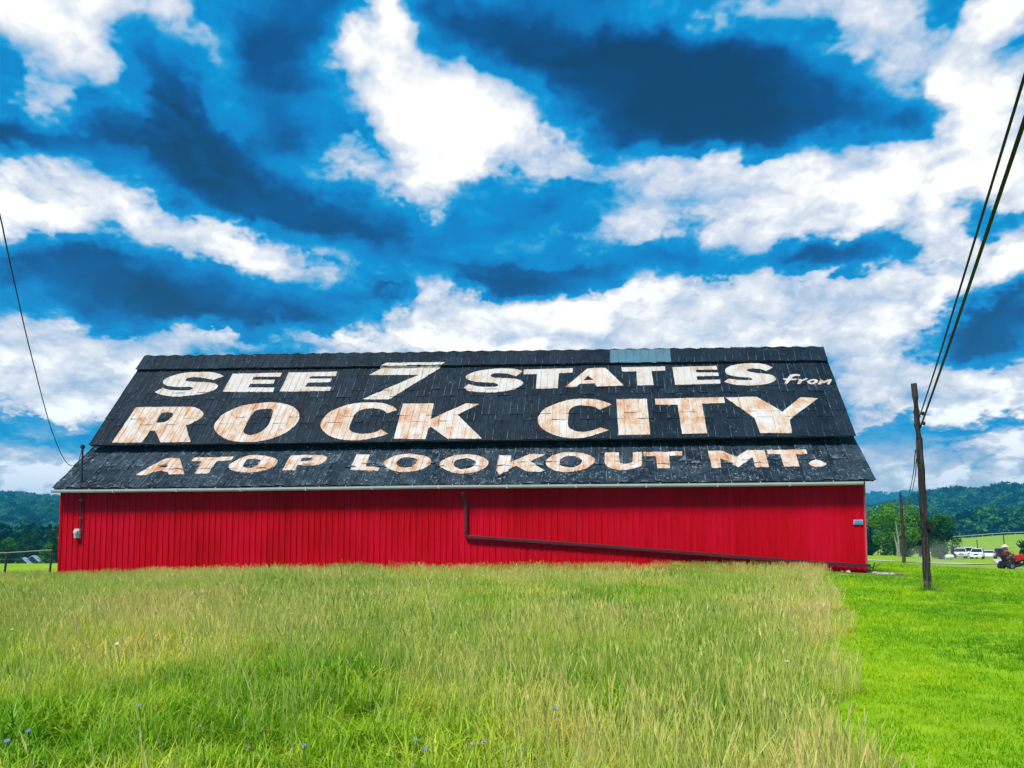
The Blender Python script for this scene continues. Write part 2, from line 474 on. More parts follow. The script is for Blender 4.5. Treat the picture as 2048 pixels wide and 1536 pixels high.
M['whitepetal'] = simple('white_petal', (0.78, 0.78, 0.74), 0.7, 0, 0.1, 60)
M['stem'] = simple('green_stem', (0.09, 0.17, 0.03), 0.7, 0, 0.2, 30)

def mk_pole():
    m, g, out = newmat('old_pole_wood')
    geo = g.n('ShaderNodeNewGeometry').outputs['Position']
    grain = g.noise(g.vmath('MULTIPLY', geo, (22, 22, 1.0)), 1.0, 6, 0.65, 0.4)
    big = g.noise(geo, 0.9, 3, 0.5)
    col = g.ramp(grain, [(0.30, (0.009, 0.007, 0.008)), (0.5, (0.036, 0.030, 0.029)), (0.72, (0.15, 0.13, 0.12))])
    col = g.mix(g.mapr(big, 0.42, 0.62, 0, 0.45), col, (0.040, 0.020, 0.017))
    principled(g, out, col, 0.9, 0, 0.2, grain, 0.8, 0.02)
    return m
M['pole'] = mk_pole()

M['tall'] = mat_leafy('meadow_grass', [(0.0, (0.08, 0.27, 0.002)), (0.35, (0.22, 0.44, 0.004)), (0.6, (0.36, 0.53, 0.012)), (0.85, (0.53, 0.58, 0.03)), (1.0, (0.72, 0.58, 0.06))],
                      [(0.0, (0.24, 0.48, 0.012)), (0.4, (0.46, 0.63, 0.04)), (0.7, (0.64, 0.69, 0.09)), (1.0, (0.82, 0.70, 0.14))], 0.26)
M['seed'] = mat_leafy('grass_seed_heads', [(0.0, (0.36, 0.52, 0.06)), (0.5, (0.64, 0.68, 0.15)), (1.0, (0.85, 0.70, 0.26))],
                      [(0.0, (0.42, 0.56, 0.09)), (0.5, (0.70, 0.67, 0.20)), (1.0, (0.85, 0.66, 0.30))], 0.26)
M['lawn'] = mat_leafy('mown_grass', [(0.0, (0.12, 0.34, 0.001)), (0.5, (0.24, 0.49, 0.001)), (1.0, (0.43, 0.61, 0.003))],
                      [(0.0, (0.17, 0.42, 0.002)), (0.5, (0.30, 0.57, 0.002)), (1.0, (0.52, 0.68, 0.01))], 0.35, rnd=0.5)
def treemat(name, a, b, c, orand=0.6):
    m, g, out = newmat(name)
    geo = g.n('ShaderNodeNewGeometry')
    oi = g.n('ShaderNodeObjectInfo')
    nz = g.noise(geo.outputs['Position'], 0.55, 4, 0.6)
    f = g.math('ADD', nz, g.math('MULTIPLY', g.math('SUBTRACT', geo.outputs['Random Per Island'], 0.5), 0.45))
    f = g.math('ADD', f, g.math('MULTIPLY', g.math('SUBTRACT', oi.outputs['Random'], 0.5), orand))
    col = g.ramp(f, [(0.2, a), (0.5, b), (0.8, c)])
    d = g.n('ShaderNodeBsdfDiffuse'); g.link(col, d.inputs[0])
    tr = g.n('ShaderNodeBsdfTranslucent'); g.link(col, tr.inputs[0])
    mx = g.n('ShaderNodeMixShader'); mx.inputs[0].default_value = 0.25
    g.link(d.outputs[0], mx.inputs[1]); g.link(tr.outputs[0], mx.inputs[2])
    g.link(mx.outputs[0], out.inputs[0])
    return m
M['leaf_bright'] = treemat('bright_leaves', (0.018, 0.085, 0.004), (0.065, 0.21, 0.008), (0.17, 0.36, 0.02))
M['leaf_dark'] = treemat('dark_leaves', (0.004, 0.024, 0.006), (0.012, 0.048, 0.010), (0.035, 0.090, 0.018))
M['leaf_soft'] = treemat('soft_leaves', (0.018, 0.075, 0.012), (0.050, 0.145, 0.024), (0.12, 0.24, 0.05))
M['leaf_far'] = treemat('woodland_leaves', (0.001, 0.016, 0.009), (0.006, 0.065, 0.022), (0.065, 0.23, 0.05), 1.0)
M['bark'] = simple('bark', (0.060, 0.045, 0.035), 0.95, 0, 0.35, 6)
M['palebark'] = simple('pale_dead_wood', (0.32, 0.29, 0.24), 0.95, 0, 0.3, 6)

# ------------------------------------------------------------------ object helpers
WM = {}
def tag(o, label=None, cat=None, group=None, kind=None):
    if label: o['label'] = label
    if cat: o['category'] = cat
    if group: o['group'] = group
    if kind: o['kind'] = kind
    return o

def link(o, parent=None, world=None):
    COL.objects.link(o)
    world = world or Matrix.Identity(4)
    if parent is not None:
        o.parent = parent
        o.matrix_parent_inverse = WM[parent].inverted()
    o.matrix_basis = world
    WM[o] = world
    return o

def empty(name, loc, rz=0, world=None):
    o = bpy.data.objects.new(name, None)
    o.empty_display_size = 0.3
    return link(o, None, world or Matrix.LocRotScale(Vector(loc), Matrix.Rotation(rz, 3, 'Z'), None))

class MB:
    def __init__(self):
        self.v = []; self.f = []; self.smooth = False
    def quad(self, *p):
        n = len(self.v); self.v += [tuple(q) for q in p]; self.f.append(tuple(range(n, n + len(p))))
    def box(self, c, s, rot=None, bev=0.0):
        n = len(self.v)
        hx, hy, hz = s[0] / 2, s[1] / 2, s[2] / 2
        c = Vector(c)
        for dz in (-hz, hz):
            for dx, dy in ((-hx, -hy), (hx, -hy), (hx, hy), (-hx, hy)):
                p = Vector((dx, dy, dz))
                if rot is not None: p = rot @ p
                self.v.append(tuple(c + p))
        for f in ((3, 2, 1, 0), (4, 5, 6, 7), (0, 1, 5, 4), (1, 2, 6, 5), (2, 3, 7, 6), (3, 0, 4, 7)):
            self.f.append(tuple(n + i for i in f))
        return self
    def tube(self, path, rad, n=8, cap=True):
        path = [Vector(p) for p in path]
        if not hasattr(rad, '__len__'): rad = [rad] * len(path)
        b = len(self.v)
        up = Vector((0, 0, 1))
        for i, p in enumerate(path):
            d = (path[min(i + 1, len(path) - 1)] - path[max(i - 1, 0)])
            if d.length < 1e-9: d = Vector((0, 0, 1))
            d.normalize()
            a = d.cross(up)
            if a.length < 0.05: a = d.cross(Vector((0, 1, 0)))
            a.normalize(); c = d.cross(a)
            for k in range(n):
                t = 2 * math.pi * k / n
                self.v.append(tuple(p + (a * math.cos(t) + c * math.sin(t)) * rad[i]))
        for i in range(len(path) - 1):
            for k in range(n):
                k2 = (k + 1) % n
                self.f.append((b + i * n + k, b + i * n + k2, b + (i + 1) * n + k2, b + (i + 1) * n + k))
        if cap:
            self.f.append(tuple(b + k for k in range(n))[::-1])
            self.f.append(tuple(b + (len(path) - 1) * n + k for k in range(n)))
        return self
    def prism(self, poly, axis, lo, hi):
        """poly: 2D points in the plane across axis ('x','y','z'), extruded lo..hi"""
        b = len(self.v); n = len(poly)
        for t in (lo, hi):
            for (p, q) in poly:
                self.v.append({'x': (t, p, q), 'y': (p, t, q), 'z': (p, q, t)}[axis])
        self.f.append(tuple(b + i for i in range(n))[::-1])
        self.f.append(tuple(b + n + i for i in range(n)))
        for i in range(n):
            j = (i + 1) % n
            self.f.append((b + i, b + j, b + n + j, b + n + i))
        return self
    def lathe(self, prof, n=16, c=(0, 0, 0), axis='z'):
        b = len(self.v)
        for (r, h) in prof:
            for k in range(n):
                t = 2 * math.pi * k / n
                x, y = r * math.cos(t), r * math.sin(t)
                p = {'z': (x, y, h), 'y': (x, h, y), 'x': (h, x, y)}[axis]
                self.v.append((c[0] + p[0], c[1] + p[1], c[2] + p[2]))
        for i in range(len(prof) - 1):
            for k in range(n):
                k2 = (k + 1) % n
                self.f.append((b + i * n + k, b + i * n + k2, b + (i + 1) * n + k2, b + (i + 1) * n + k))
        self.f.append(tuple(b + k for k in range(n))[::-1])
        self.f.append(tuple(b + (len(prof) - 1) * n + k for k in range(n)))
        return self
    def mesh(self, name, mat, smooth=False, fix=True):
        me = bpy.data.meshes.new(name)
        me.from_pydata(self.v, [], self.f)
        me.materials.append(mat)
        if fix:
            bm = bmesh.new(); bm.from_mesh(me)
            bmesh.ops.recalc_face_normals(bm, faces=bm.faces)
            bm.to_mesh(me); bm.free()
        if smooth:
            me.polygons.foreach_set('use_smooth', [True] * len(me.polygons))
            try:
                me.set_sharp_from_angle(angle=R(40))
            except Exception:
                pass
        me.update()
        return me
    def build(self, name, mat, parent=None, world=None, smooth=False, bevel=0.0):
        o = bpy.data.objects.new(name, self.mesh(name, mat, smooth))
        link(o, parent, world)
        if bevel:
            md = o.modifiers.new('bevel', 'BEVEL'); md.width = bevel; md.segments = 2; md.limit_method = 'ANGLE'
        return o

def local(parent, m=None):
    """world matrix of a part given in its thing's own frame"""
    return WM[parent] @ (m or Matrix.Identity(4))

# ------------------------------------------------------------------ barn frame
BETA = math.atan(128 / F)
BN = Vector((math.sin(BETA), math.cos(BETA), 0))
BT = Vector((math.cos(BETA), -math.sin(BETA), 0))
def onplane(px, py, D):
    d = ray(px, py)
    return CAM + d * (D / d.dot(BN))
D_EAVE, D_WALL, D_RIDGE = 27.70, 28.05, 33.72

# ------------------------------------------------------------------ ground
def warp2(x, y):
    r = np.hypot(x, y)
    k = np.log1p(r / 15.0) / np.maximum(r, 1e-6)
    return x * k, y * k
ctrl = [(0, 0, 0.0), (-6, 4, 0.0), (6, 4, -0.02), (0, -20, -0.1), (-25, -10, 0), (25, -10, 0), (0, -150, 0), (-150, -60, 0), (150, -60, 0)]
def cp(px, py, d):
    p = at(px, py, d); ctrl.append((p.x, p.y, p.z))
for px, py in ((1733, 1147),):
    p = onplane(px, py, D_WALL); ctrl.append(tuple(p))
pl = onplane(118, 1145, D_WALL); ctrl.append((pl.x, pl.y, 0.42))
pm = onplane(1000, 1145, D_WALL); ctrl.append((pm.x, pm.y, 0.52))
ctrl += [(-15, 45, 0.45), (0, 44, 0.5), (16, 40, 0.5), (0, 15, 0.27)]
cp(1855, 1180, 21.6); cp(2048, 1300, 10.6); cp(1808, 1125, 60); cp(2022, 1138, 53); cp(1900, 1129, 66); cp(2040, 1129, 66)
cp(1900, 1119, 105); cp(2010, 1118, 125); cp(1950, 1117, 140); cp(1780, 1110, 115); cp(1950, 1100, 200); cp(2048, 1068, 420); cp(1905, 1079, 380); cp(2200, 1110, 140)
cp(60, 1129, 60); cp(0, 1129, 60); cp(118, 1127, 60); cp(60, 1143, 34); cp(-150, 1129, 60); cp(0, 1139, 40)
ctrl += [(-70, 110, -3.2), (-45, 110, -3.0), (-100, 110, -3.4), (-120, 200, -7), (-70, 200, -7), (0, 150, -2.0), (-300, 500, -9), (0, 400, -2), (250, 300, 2)]
for k in range(12):
    a = k * math.pi / 6
    ctrl.append((3000 * math.sin(a), 3000 * math.cos(a), 0))
    ctrl.append((800 * math.sin(a), 800 * math.cos(a), (2 if abs(a) < 1.2 else -3)))
CT = np.array(ctrl, float)
cxw, cyw = warp2(CT[:, 0], CT[:, 1])
def tps(r2):
    return 0.5 * r2 * np.log(np.maximum(r2, 1e-12))
_n = len(CT)
A = np.zeros((_n + 3, _n + 3))
A[:_n, :_n] = tps((cxw[:, None] - cxw) ** 2 + (cyw[:, None] - cyw) ** 2) + np.eye(_n) * 2e-4
A[:_n, _n] = 1; A[:_n, _n + 1] = cxw; A[:_n, _n + 2] = cyw
A[_n:, :_n] = A[:_n, _n:].T
COEF = np.linalg.solve(A, np.concatenate([CT[:, 2], [0, 0, 0]]))
def gh(x, y):
    x = np.atleast_1d(np.asarray(x, float)); y = np.atleast_1d(np.asarray(y, float))
    out = np.empty(len(x))
    for s in range(0, len(x), 20000):
        xw, yw = warp2(x[s:s + 20000], y[s:s + 20000])
        K = tps((xw[:, None] - cxw) ** 2 + (yw[:, None] - cyw) ** 2)
        out[s:s + 20000] = K @ COEF[:_n] + COEF[_n] + COEF[_n + 1] * xw + COEF[_n + 2] * yw
    # low unevenness of a pasture
    out += 0.035 * np.sin(x * 0.9 + 1.3 * np.sin(y * 0.31)) * np.sin(y * 0.7 + 0.8 * np.sin(x * 0.4)) * np.clip(np.hypot(x, y) / 10, 0, 1)
    return out
def gz(x, y):
    return float(gh([x], [y])[0])

def field_edge(y):
    """x of the edge between tall meadow (left) and mown lawn (right)"""
    xe = np.interp(y, [0, 4.5, 7.4, 11.2, 15, 19, 23, 27.5], [1.2, 1.9, 3.0, 4.65, 6.3, 7.9, 9.45, 11.0])
    return xe + 0.22 * np.sin(y * 1.7) + 0.12 * np.sin(y * 4.1 + 1)

def mk_ground():
    m, g, out = newmat('pasture_ground')
    geo = g.n('ShaderNodeNewGeometry').outputs['Position']
    n1 = g.noise(geo, 0.25, 5, 0.6)
    n2 = g.noise(geo, 3.0, 5, 0.65)
    n3 = g.noise(g.vmath('MULTIPLY', geo, (1, 3.5, 1)), 0.12, 4, 0.6)
    f = g.math('ADD', g.math('MULTIPLY', n1, 0.5), g.math('MULTIPLY', n2, 0.5))
    green = g.ramp(f, [(0.25, (0.10, 0.21, 0.004)), (0.5, (0.22, 0.37, 0.006)), (0.75, (0.34, 0.45, 0.015))])
    dry = g.ramp(n2, [(0.3, (0.20, 0.23, 0.07)), (0.7, (0.36, 0.34, 0.13))])
    at_ = g.n('ShaderNodeAttribute', attribute_name='dry')
    col = g.mix(at_.outputs['Fac'], green, dry)
    at2 = g.n('ShaderNodeAttribute', attribute_name='soil')
    col = g.mix(at2.outputs['Fac'], col, (0.06, 0.085, 0.018))  # meadow soil, its colour darkened so gaps between the tufts look deeper
    principled(g, out, col, 0.95, 0, 0.15, n2, 0.6, 0.05)
    return m
M['ground'] = mk_ground()
NA, NR = 300, 170
rad = np.concatenate([[0.0], np.geomspace(0.6, 9000, NR)])
ang = np.linspace(0, 2 * math.pi, NA, endpoint=False)
gx = (rad[1:, None] * np.sin(ang)).ravel(); gy = (rad[1:, None] * np.cos(ang)).ravel()
gx = np.concatenate([[0], gx]); gy = np.concatenate([[0], gy])
gzv = gh(gx, gy)
verts = list(zip(gx, gy, gzv))
faces = [(0, 1 + (k + 1) % NA, 1 + k) for k in range(NA)]
for i in range(NR - 1):
    b0 = 1 + i * NA; b1 = b0 + NA
    for k in range(NA):
        k2 = (k + 1) % NA
        faces.append((b0 + k, b0 + k2, b1 + k2, b1 + k))
gm = bpy.data.meshes.new('ground'); gm.from_pydata(verts, [], faces); gm.materials.append(M['ground'])
gm.polygons.foreach_set('use_smooth', [True] * len(gm.polygons))
ad = gm.attributes.new('dry', 'FLOAT', 'POINT')
dd = np.exp(-(((gx - 33) / 9) ** 2 + ((gy - 55) / 9) ** 2) ** 2) * 0.9
dd += 0.45 * np.exp(-(((gx - 100) / 60) ** 2 + ((gy - 260) / 130) ** 2))
ad.data.foreach_set('value', np.clip(dd, 0, 1).astype(np.float32))
ad2 = gm.attributes.new('soil', 'FLOAT', 'POINT')
ad2.data.foreach_set('value', ((gx < field_edge(gy) + 0.0) & (gy < 31) & (gy > -30) & (np.abs(gx) < 60)).astype(np.float32) * 0.75)
gob = bpy.data.objects.new('ground', gm); link(gob); tag(gob, kind='structure')

# ------------------------------------------------------------------ hills
def hill(name, xs, ys, d0, d1, mat, rough):
    """a ridge seen at photo columns xs with crest rows ys; foot at d0 metres, crest at d1"""
    na, nr = 140, 40
    px = np.linspace(xs[0], xs[-1], na)
    cy = np.interp(px, xs, ys)
    v = []
    for j in range(nr):
        t = j / (nr - 1) * 1.35
        d = d0 + (d1 - d0) * t
        s = min(t, 1.0)
        prof = s * s * (3 - 2 * s) * 0.55 + s * 0.45
        if t > 1: prof = 1 - (t - 1) * 0.8
        for i in range(na):
            x = (px[i] - 1024) / F * d
            crest = (HOR - cy[i]) / F * d1 + 1.6
            h = -6 + (crest + 6) * prof
            h += (mnoise.fractal(Vector((x / 130, d / 130, 0)), 1.0, 2.0, 4) * rough) * min(1, t * 3) * max(0.25, 1 - abs(t - 0.5) * 1.4)
            v.append((x, d, h))
    f = [(j * na + i, j * na + i + 1, (j + 1) * na + i + 1, (j + 1) * na + i) for j in range(nr - 1) for i in range(na - 1)]
    me = bpy.data.meshes.new(name); me.from_pydata(v, [], f); me.materials.append(mat)
    me.polygons.foreach_set('use_smooth', [True] * len(f))
    o = bpy.data.objects.new(name, me); link(o); tag(o, kind='structure')
    return np.array(v).reshape(nr, na, 3)
M['hillfloor'] = simple('woodland_floor', (0.016, 0.045, 0.014), 0.95, 0, 0.5, 0.05)
HX = [-700, -300, 0, 40, 80, 130, 300, 900, 1500, 1650, 1730, 1790, 1830, 1900, 1950, 2000, 2048, 2300, 2800]
HY = [1020, 1012, 1004, 1003, 1008, 1017, 1030, 1040, 1034, 1030, 1027, 1020, 1012, 1001, 999, 989, 984, 970, 985]
hv = hill('hill', HX, HY, 460, 1100, M['hillfloor'], 14)
HX2 = [-700, 0, 1000, 1600, 1730, 1760, 1790, 1830, 1900, 2300, 2800]
HY2 = [1000, 1003, 1010, 1006, 1000, 996, 998, 994, 996, 985, 1000]
hv2 = hill('hill', HX2, HY2, 1700, 2700, M['hillfloor'], 20)

# ------------------------------------------------------------------ barn
pR = onplane(1733, 1147, D_WALL); pL = onplane(118, 1145, D_WALL)
def bpt(s, D, z):
    return CAM * 0 + Vector((0, 0, 0)) + BN * D + BT * s + Vector((0, 0, z))
sL = pL.dot(BT); sR = onplane(1732, 1060, D_WALL).dot(BT)
barn = empty('barn', bpt((sL + sR) / 2, D_WALL, 0.3))
tag(barn, 'long red metal barn with black painted sign roof and white lettering', 'barn')

class Patch:
    """a bilinear roof slope given by four corner points"""
    def __init__(s, BL, BR, TL, TR):
        s.BL, s.BR, s.TL, s.TR = BL, BR, TL, TR
        s.N = ((BR - BL).cross(TL - BL)).normalized()
        s.len = ((BR - BL).length + (TR - TL).length) / 2
        s.h = ((TL - BL).length + (TR - BR).length) / 2
    def P(s, u, v):
        return s.BL * (1 - u) * (1 - v) + s.BR * u * (1 - v) + s.TL * (1 - u) * v + s.TR * u * v
    def uv(s, px, py):
        """(u, v) on the slope seen at a photo pixel, by Newton steps"""
        u = v = .5; e = 1e-4
        for _ in range(12):
            x, y = project(s.P(u, v)); xu, yu = project(s.P(u + e, v)); xv, yv = project(s.P(u, v + e))
            a, b, c_, d = (xu - x) / e, (xv - x) / e, (yu - y) / e, (yv - y) / e
            det = a * d - b * c_; rx, ry = px - x, py - y
            u += (rx * d - b * ry) / det; v += (a * ry - c_ * rx) / det
        return (u, v)
    def frame(s, u, v0, v1):
        o = s.P(u, v0); y = s.P(u, v1) - o
        ln = y.length; y.normalize()
        x = (s.P(min(u + .01, 1.01), (v0 + v1) / 2) - s.P(u - .01, (v0 + v1) / 2)).normalized()
        z = x.cross(y).normalized(); x = y.cross(z)
        m = Matrix((x, y, z)).transposed().to_4x4(); m.translation = o
        return m, ln

loBL, loBR = onplane(105, 977, D_EAVE), onplane(1752, 960, D_EAVE)
loTL, loTR = onplane(185, 897, 29.9), onplane(1711, 881, 29.9)
EXT = 1.22
low = Patch(loBL, loBR, loBL + (loTL - loBL) * EXT, loBR + (loTR - loBR) * EXT)
upp = Patch(onplane(178, 891, 29.45), onplane(1712, 872, 29.45), onplane(292, 716, D_RIDGE), onplane(1646, 698, D_RIDGE))
v_r = upp.uv(277, 743)[1]
off = upp.N * 0.11
rid = Patch(upp.P(0, v_r) + off, upp.P(0.9985, v_r) + off, upp.TL + off, upp.TR + off)

def sheet_mesh(name, w, ln, lift, buckle, seed, mat, ny=6, ragged=0.0):
    r = random.Random(seed)
    xs = [(-w / 2 - .022, 0), (-w / 2 - .006, .022), (-w / 2 + .010, .022), (-w / 2 + .026, 0), (-w / 4, 0), (-.022, 0), (-.006, .019), (.010, .019), (.026, 0), (w / 4, 0), (w / 2, 0.001)]
    v = []; f = []
    ph = [r.uniform(0, 6.28) for _ in range(6)]
    fr = [r.uniform(2.0, 7.0) for _ in range(4)]
    nx = len(xs)
    for j in range(ny + 1):
        jj = max(j - 1, 0)
        y = ln * jj / (ny - 1)
        t = y / ln
        for (x, hz) in xs:
            z = lift * (1 - t) + hz
            z += buckle * (math.sin(fr[0] * y + ph[0] + 3 * x) * math.sin(fr[1] * x * 2 + ph[1]) + 0.6 * math.sin(fr[2] * y * 2 + ph[2]))
            z += 0.006
            yy = y
            if jj == 0:
                yy += ragged * math.sin(9 * x + ph[3])
                z += ragged * 0.5 * math.sin(7 * x + ph[4])
                if j == 0:
                    z -= 0.018
            v.append((x, yy, z))
    for j in range(ny):
        for i in range(nx - 1):
            f.append((j * nx + i, j * nx + i + 1, (j + 1) * nx + i + 1, (j + 1) * nx + i))
    me = bpy.data.meshes.new(name); me.from_pydata(v, [], f); me.materials.append(mat)
    return me

BV, BF = [], []     # everything the paint lies on
def lay(patch, ncol, rows_even, rows_odd, part, name, mat, lift, buckle, ragged, seed, special=None, nvar=4):
    w = patch.len / ncol
    cache = {}
    rr = random.Random(seed)
    for i in range(ncol):
        u = (i + .5) / ncol
        rows = rows_even if i % 2 == 0 else rows_odd
        for k in range(len(rows) - 1):
            v0, v1 = rows[k], rows[k + 1]
            if k: v0 -= 0.10 / patch.h          # upper sheet laps over the lower
            m, ln = patch.frame(u, v0, v1)
            key = (k, i % 2, rr.randrange(nvar))
            if key not in cache:
                cache[key] = sheet_mesh(name, w, ln, lift + (0.012 if k else 0.004), buckle, hash((seed,) + key) % 9999, mat, ragged=ragged)
            me = cache[key]
            o = bpy.data.objects.new(name, me)
            m = m @ Matrix.Rotation(rr.gauss(0, 0.0022), 4, 'Z') @ Matrix.Translation((0, 0, rr.uniform(0, .006)))
            if k == 0: m = m @ Matrix.Translation((0, rr.uniform(-.03, .02) * (1 + ragged * 20), 0))
            link(o, part, m)
            b = len(BV)
            BV.extend(m @ q.co for q in me.vertices)
            BF.extend(tuple(b + t for t in p.vertices) for p in me.polygons)
            if special:
                special(o, i, u)

def slab(patch, th, name, mat, parent, drop=0.004, inset=0.0, v0=0.0, v1=1.0):
    mb = MB()
    n = patch.N
    q = [patch.P(inset, v0), patch.P(1 - inset, v0), patch.P(1 - inset, v1), patch.P(inset, v1)]
    t = [p - n * drop for p in q]; b = [p - n * (drop + th) for p in q]
    mb.quad(*t); mb.quad(*b[::-1])
    for i in range(4):
        j = (i + 1) % 4
        mb.quad(t[i], b[i], b[j], t[j])
    return mb.build(name, mat, parent)

up_roof = slab(upp, 0.05, 'upper_roof', M['wood_dark'], barn, 0.004, 0.002)
lo_roof = slab(low, 0.05, 'lower_roof', M['wood_dark'], barn, 0.004, 0.002)
va, vb = upp.uv(900, 777)[1], upp.uv(900, 790)[1]
vc, vd = upp.uv(900, 828)[1], upp.uv(900, 840)[1]
lay(upp, 53, [0, vc, va, 0.985], [0, vd, vb, 0.985], up_roof, 'roof_sheet', M['roof'], 0.010, 0.0035, 0.006, 21)
vl1, vl2 = low.uv(900, 924)[1], low.uv(900, 931)[1]
lay(low, 52, [0, vl1, 0.99], [0, vl2, 0.99], lo_roof, 'roof_sheet', M['roof_low'], 0.014, 0.012, 0.025, 33)
ridge_roof = slab(rid, 0.03, 'ridge_capping', M['wood_dark'], barn, 0.004, 0.001)
def patch_sheet(o, i, u):
    px = project(rid.P(u, .5))[0]
    if 1215 < px < 1331:
        me = o.data.copy(); me.materials.clear(); me.materials.append(M['patch']); o.data = me
        tag(o, 'unpainted ridge sheet with sky blue reflection coloured in')
lay(rid, 47, [0, 1.0], [0, 1.0], ridge_roof, 'ridge_sheet', M['roof'], 0.012, 0.004, 0.014, 55, patch_sheet)
# rolled ridge bead: the scalloped sheet ends seen against the sky
mbr = MB()
path = []; rr = []
for k in range(0, 189):
    u = k / 188
    path.append(rid.P(u, 1.0) + Vector((0, 0, -0.005 + 0.024 * math.sin(k * math.pi / 2))) + Vector((0, 0, .02 * mnoise.noise(Vector((k * .06, 3, 1))))))
mbr.tube(path, 0.034, 6)
mbr.build('ridge_roll', M['roof'], ridge_roof)
# back slopes, mirrored about the ridge
def mirror(p):
    d = p.dot(BN)
    return p + BN * (2 * (D_RIDGE + 0.06 - d))
for (pt, nm) in ((upp, 'back_roof'), (low, 'back_lower_roof')):
    bp = Patch(mirror(pt.BR), mirror(pt.BL), mirror(pt.TR), mirror(pt.TL))
    slab(bp, 0.05, nm, M['roof'], barn, 0.0)
bp = Patch(mirror(rid.BR), mirror(rid.BL), mirror(rid.TR), mirror(rid.TL))
slab(bp, 0.03, 'back_ridge_capping', M['roof'], barn, 0.0)

# walls: core box, then ribbed metal panels on the front
zwl, zwr = loBL.z - 0.05, loBR.z - 0.05
D_BACK = 2 * D_RIDGE - D_WALL
mb = MB()
def wquad(D, s0, s1, z0a, z0b, z1a, z1b, th):
    a, b = bpt(s0, D, z0a), bpt(s1, D, z0b); c, d = bpt(s1, D, z1b), bpt(s0, D, z1a)
    o = BN * th
    mb.quad(a, b, c, d); mb.quad(a + o, d + o, c + o, b + o)
    mb.quad(a, a + o, b + o, b); mb.quad(d, c, c + o, d + o); mb.quad(a, d, d + o, a + o); mb.quad(b, b + o, c + o, c)
EV = 0.12
wquad(D_WALL + .03, sL + .03, sR - .03, -.4, -.4, zwl + EV, zwr + EV, .12)
front_wall = mb.build('front_wall', M['wood_dark'], barn)
mb = MB(); wquad(D_BACK, sL + .03, sR - .03, -.4, -.4, zwl + EV, zwr + EV, .12); mb.build('back_wall', M['red'], barn)
# gable ends: follow the two-step roof
def gable(s, sgn, pickL):
    e = low.BL if pickL else low.BR
    k = (low.TL if pickL else low.TR)
    uo = upp.BL if pickL else upp.BR
    tp = upp.TL if pickL else upp.TR
    dz = -0.12
    sl = (tp.z - uo.z) / (D_RIDGE - 29.45)
    kD = 30.25
    poly = [(D_WALL + .16, -.4), (D_WALL + .16, e.z + (D_WALL + .16 - D_EAVE) * (k.z - e.z) / (k.dot(BN) - D_EAVE) + dz),
            (kD, e.z + (kD - D_EAVE) * (k.z - e.z) / (k.dot(BN) - D_EAVE) + dz - .02), (kD, uo.z + (kD - 29.45) * sl + dz), (D_RIDGE, tp.z + dz)]
    back = [(2 * D_RIDGE - d, z) for d, z in poly[:-1]][::-1]
    poly = poly + back
    mbg = MB(); n = len(poly)
    a = [bpt(s, d, z) for d, z in poly]; b = [p + BT * sgn * 0.1 for p in a]
    mbg.quad(*a); mbg.quad(*b[::-1])
    for i in range(n):
        j = (i + 1) % n
        mbg.quad(a[i], b[i], b[j], a[j])
    return mbg.build('gable_wall', M['red'], barn)
gable(sL + .05, 1, True); gable(sR - .05, -1, False)
# set-back strip of wall between the two roof slopes
mb = MB()
zk = low.P(0, .98).z - .1
wquad(30.22, sL + .06, sR - .06, zk - .3, zk - .3, upp.BL.z + .42, upp.BR.z + .42, .06)
mb.build('clerestory_strip', M['red'], barn)

PW = 0.914
np_ = int(round((sR - sL) / PW)); PW = (sR - sL) / np_
def panel_mesh(seed):
    r = random.Random(seed)
    prof = [(-PW / 2 - .01, 0.0)]
    pitch = PW / 4
    for k in range(4):
        c = -PW / 2 + pitch * k
        prof += [(c + .008, 0.0), (c + .014, .032), (c + .042, .032), (c + .048, 0.0), (c + pitch * .5 - .01, 0.0), (c + pitch * .5, .005), (c + pitch * .5 + .012, .005), (c + pitch * .5 + .022, 0)]
    prof.append((PW / 2, 0.0015))
    v = []; f = []
    zs = [-0.35, 0.45, 1.2, 2.0, 2.8, 3.66]
    for z in zs:
        for (x, h) in prof:
            v.append((x, -h - 0.004 - r.uniform(0, .003), z))
    n = len(prof)
    for j in range(len(zs) - 1):
        for i in range(n - 1):
            f.append((j * n + i, j * n + i + 1, (j + 1) * n + i + 1, (j + 1) * n + i))
    me = bpy.data.meshes.new('wall_panel'); me.from_pydata(v, [], f); me.materials.append(M['red'])
    return me
pms = [panel_mesh(s) for s in range(4)]
for i in range(np_):
    s = sL + PW * (i + .5)
    zt = zwl + (zwr - zwl) * (i + .5) / np_ + .1
    o = bpy.data.objects.new('wall_panel', pms[i % 4])
    m = Matrix.Translation(bpt(s, D_WALL + random.uniform(0, .006), 0)) @ Matrix.Rotation(-BETA, 4, 'Z') @ Matrix.Diagonal((1, 1, zt / 3.66, 1))
    link(o, front_wall, m)
# corner trims; the right one is paler, its lit edge put into the colour
for s, nm in ((sL - .015, 'corner_trim'), (sR - .02, 'corner_trim')):
    mbt = MB()
    zt = zwl if s < 0 else zwr
    mbt.box((0, 0, zt / 2 + .0), (.055, .09, zt + .05), None)
    mbt.build(nm, M['red'] if s < 0 else simple('lit_edge_trim', (0.52, 0.09, 0.11), .5), front_wall,
              Matrix.Translation(bpt(s, D_WALL + .0, 0)) @ Matrix.Rotation(-BETA, 4, 'Z'))

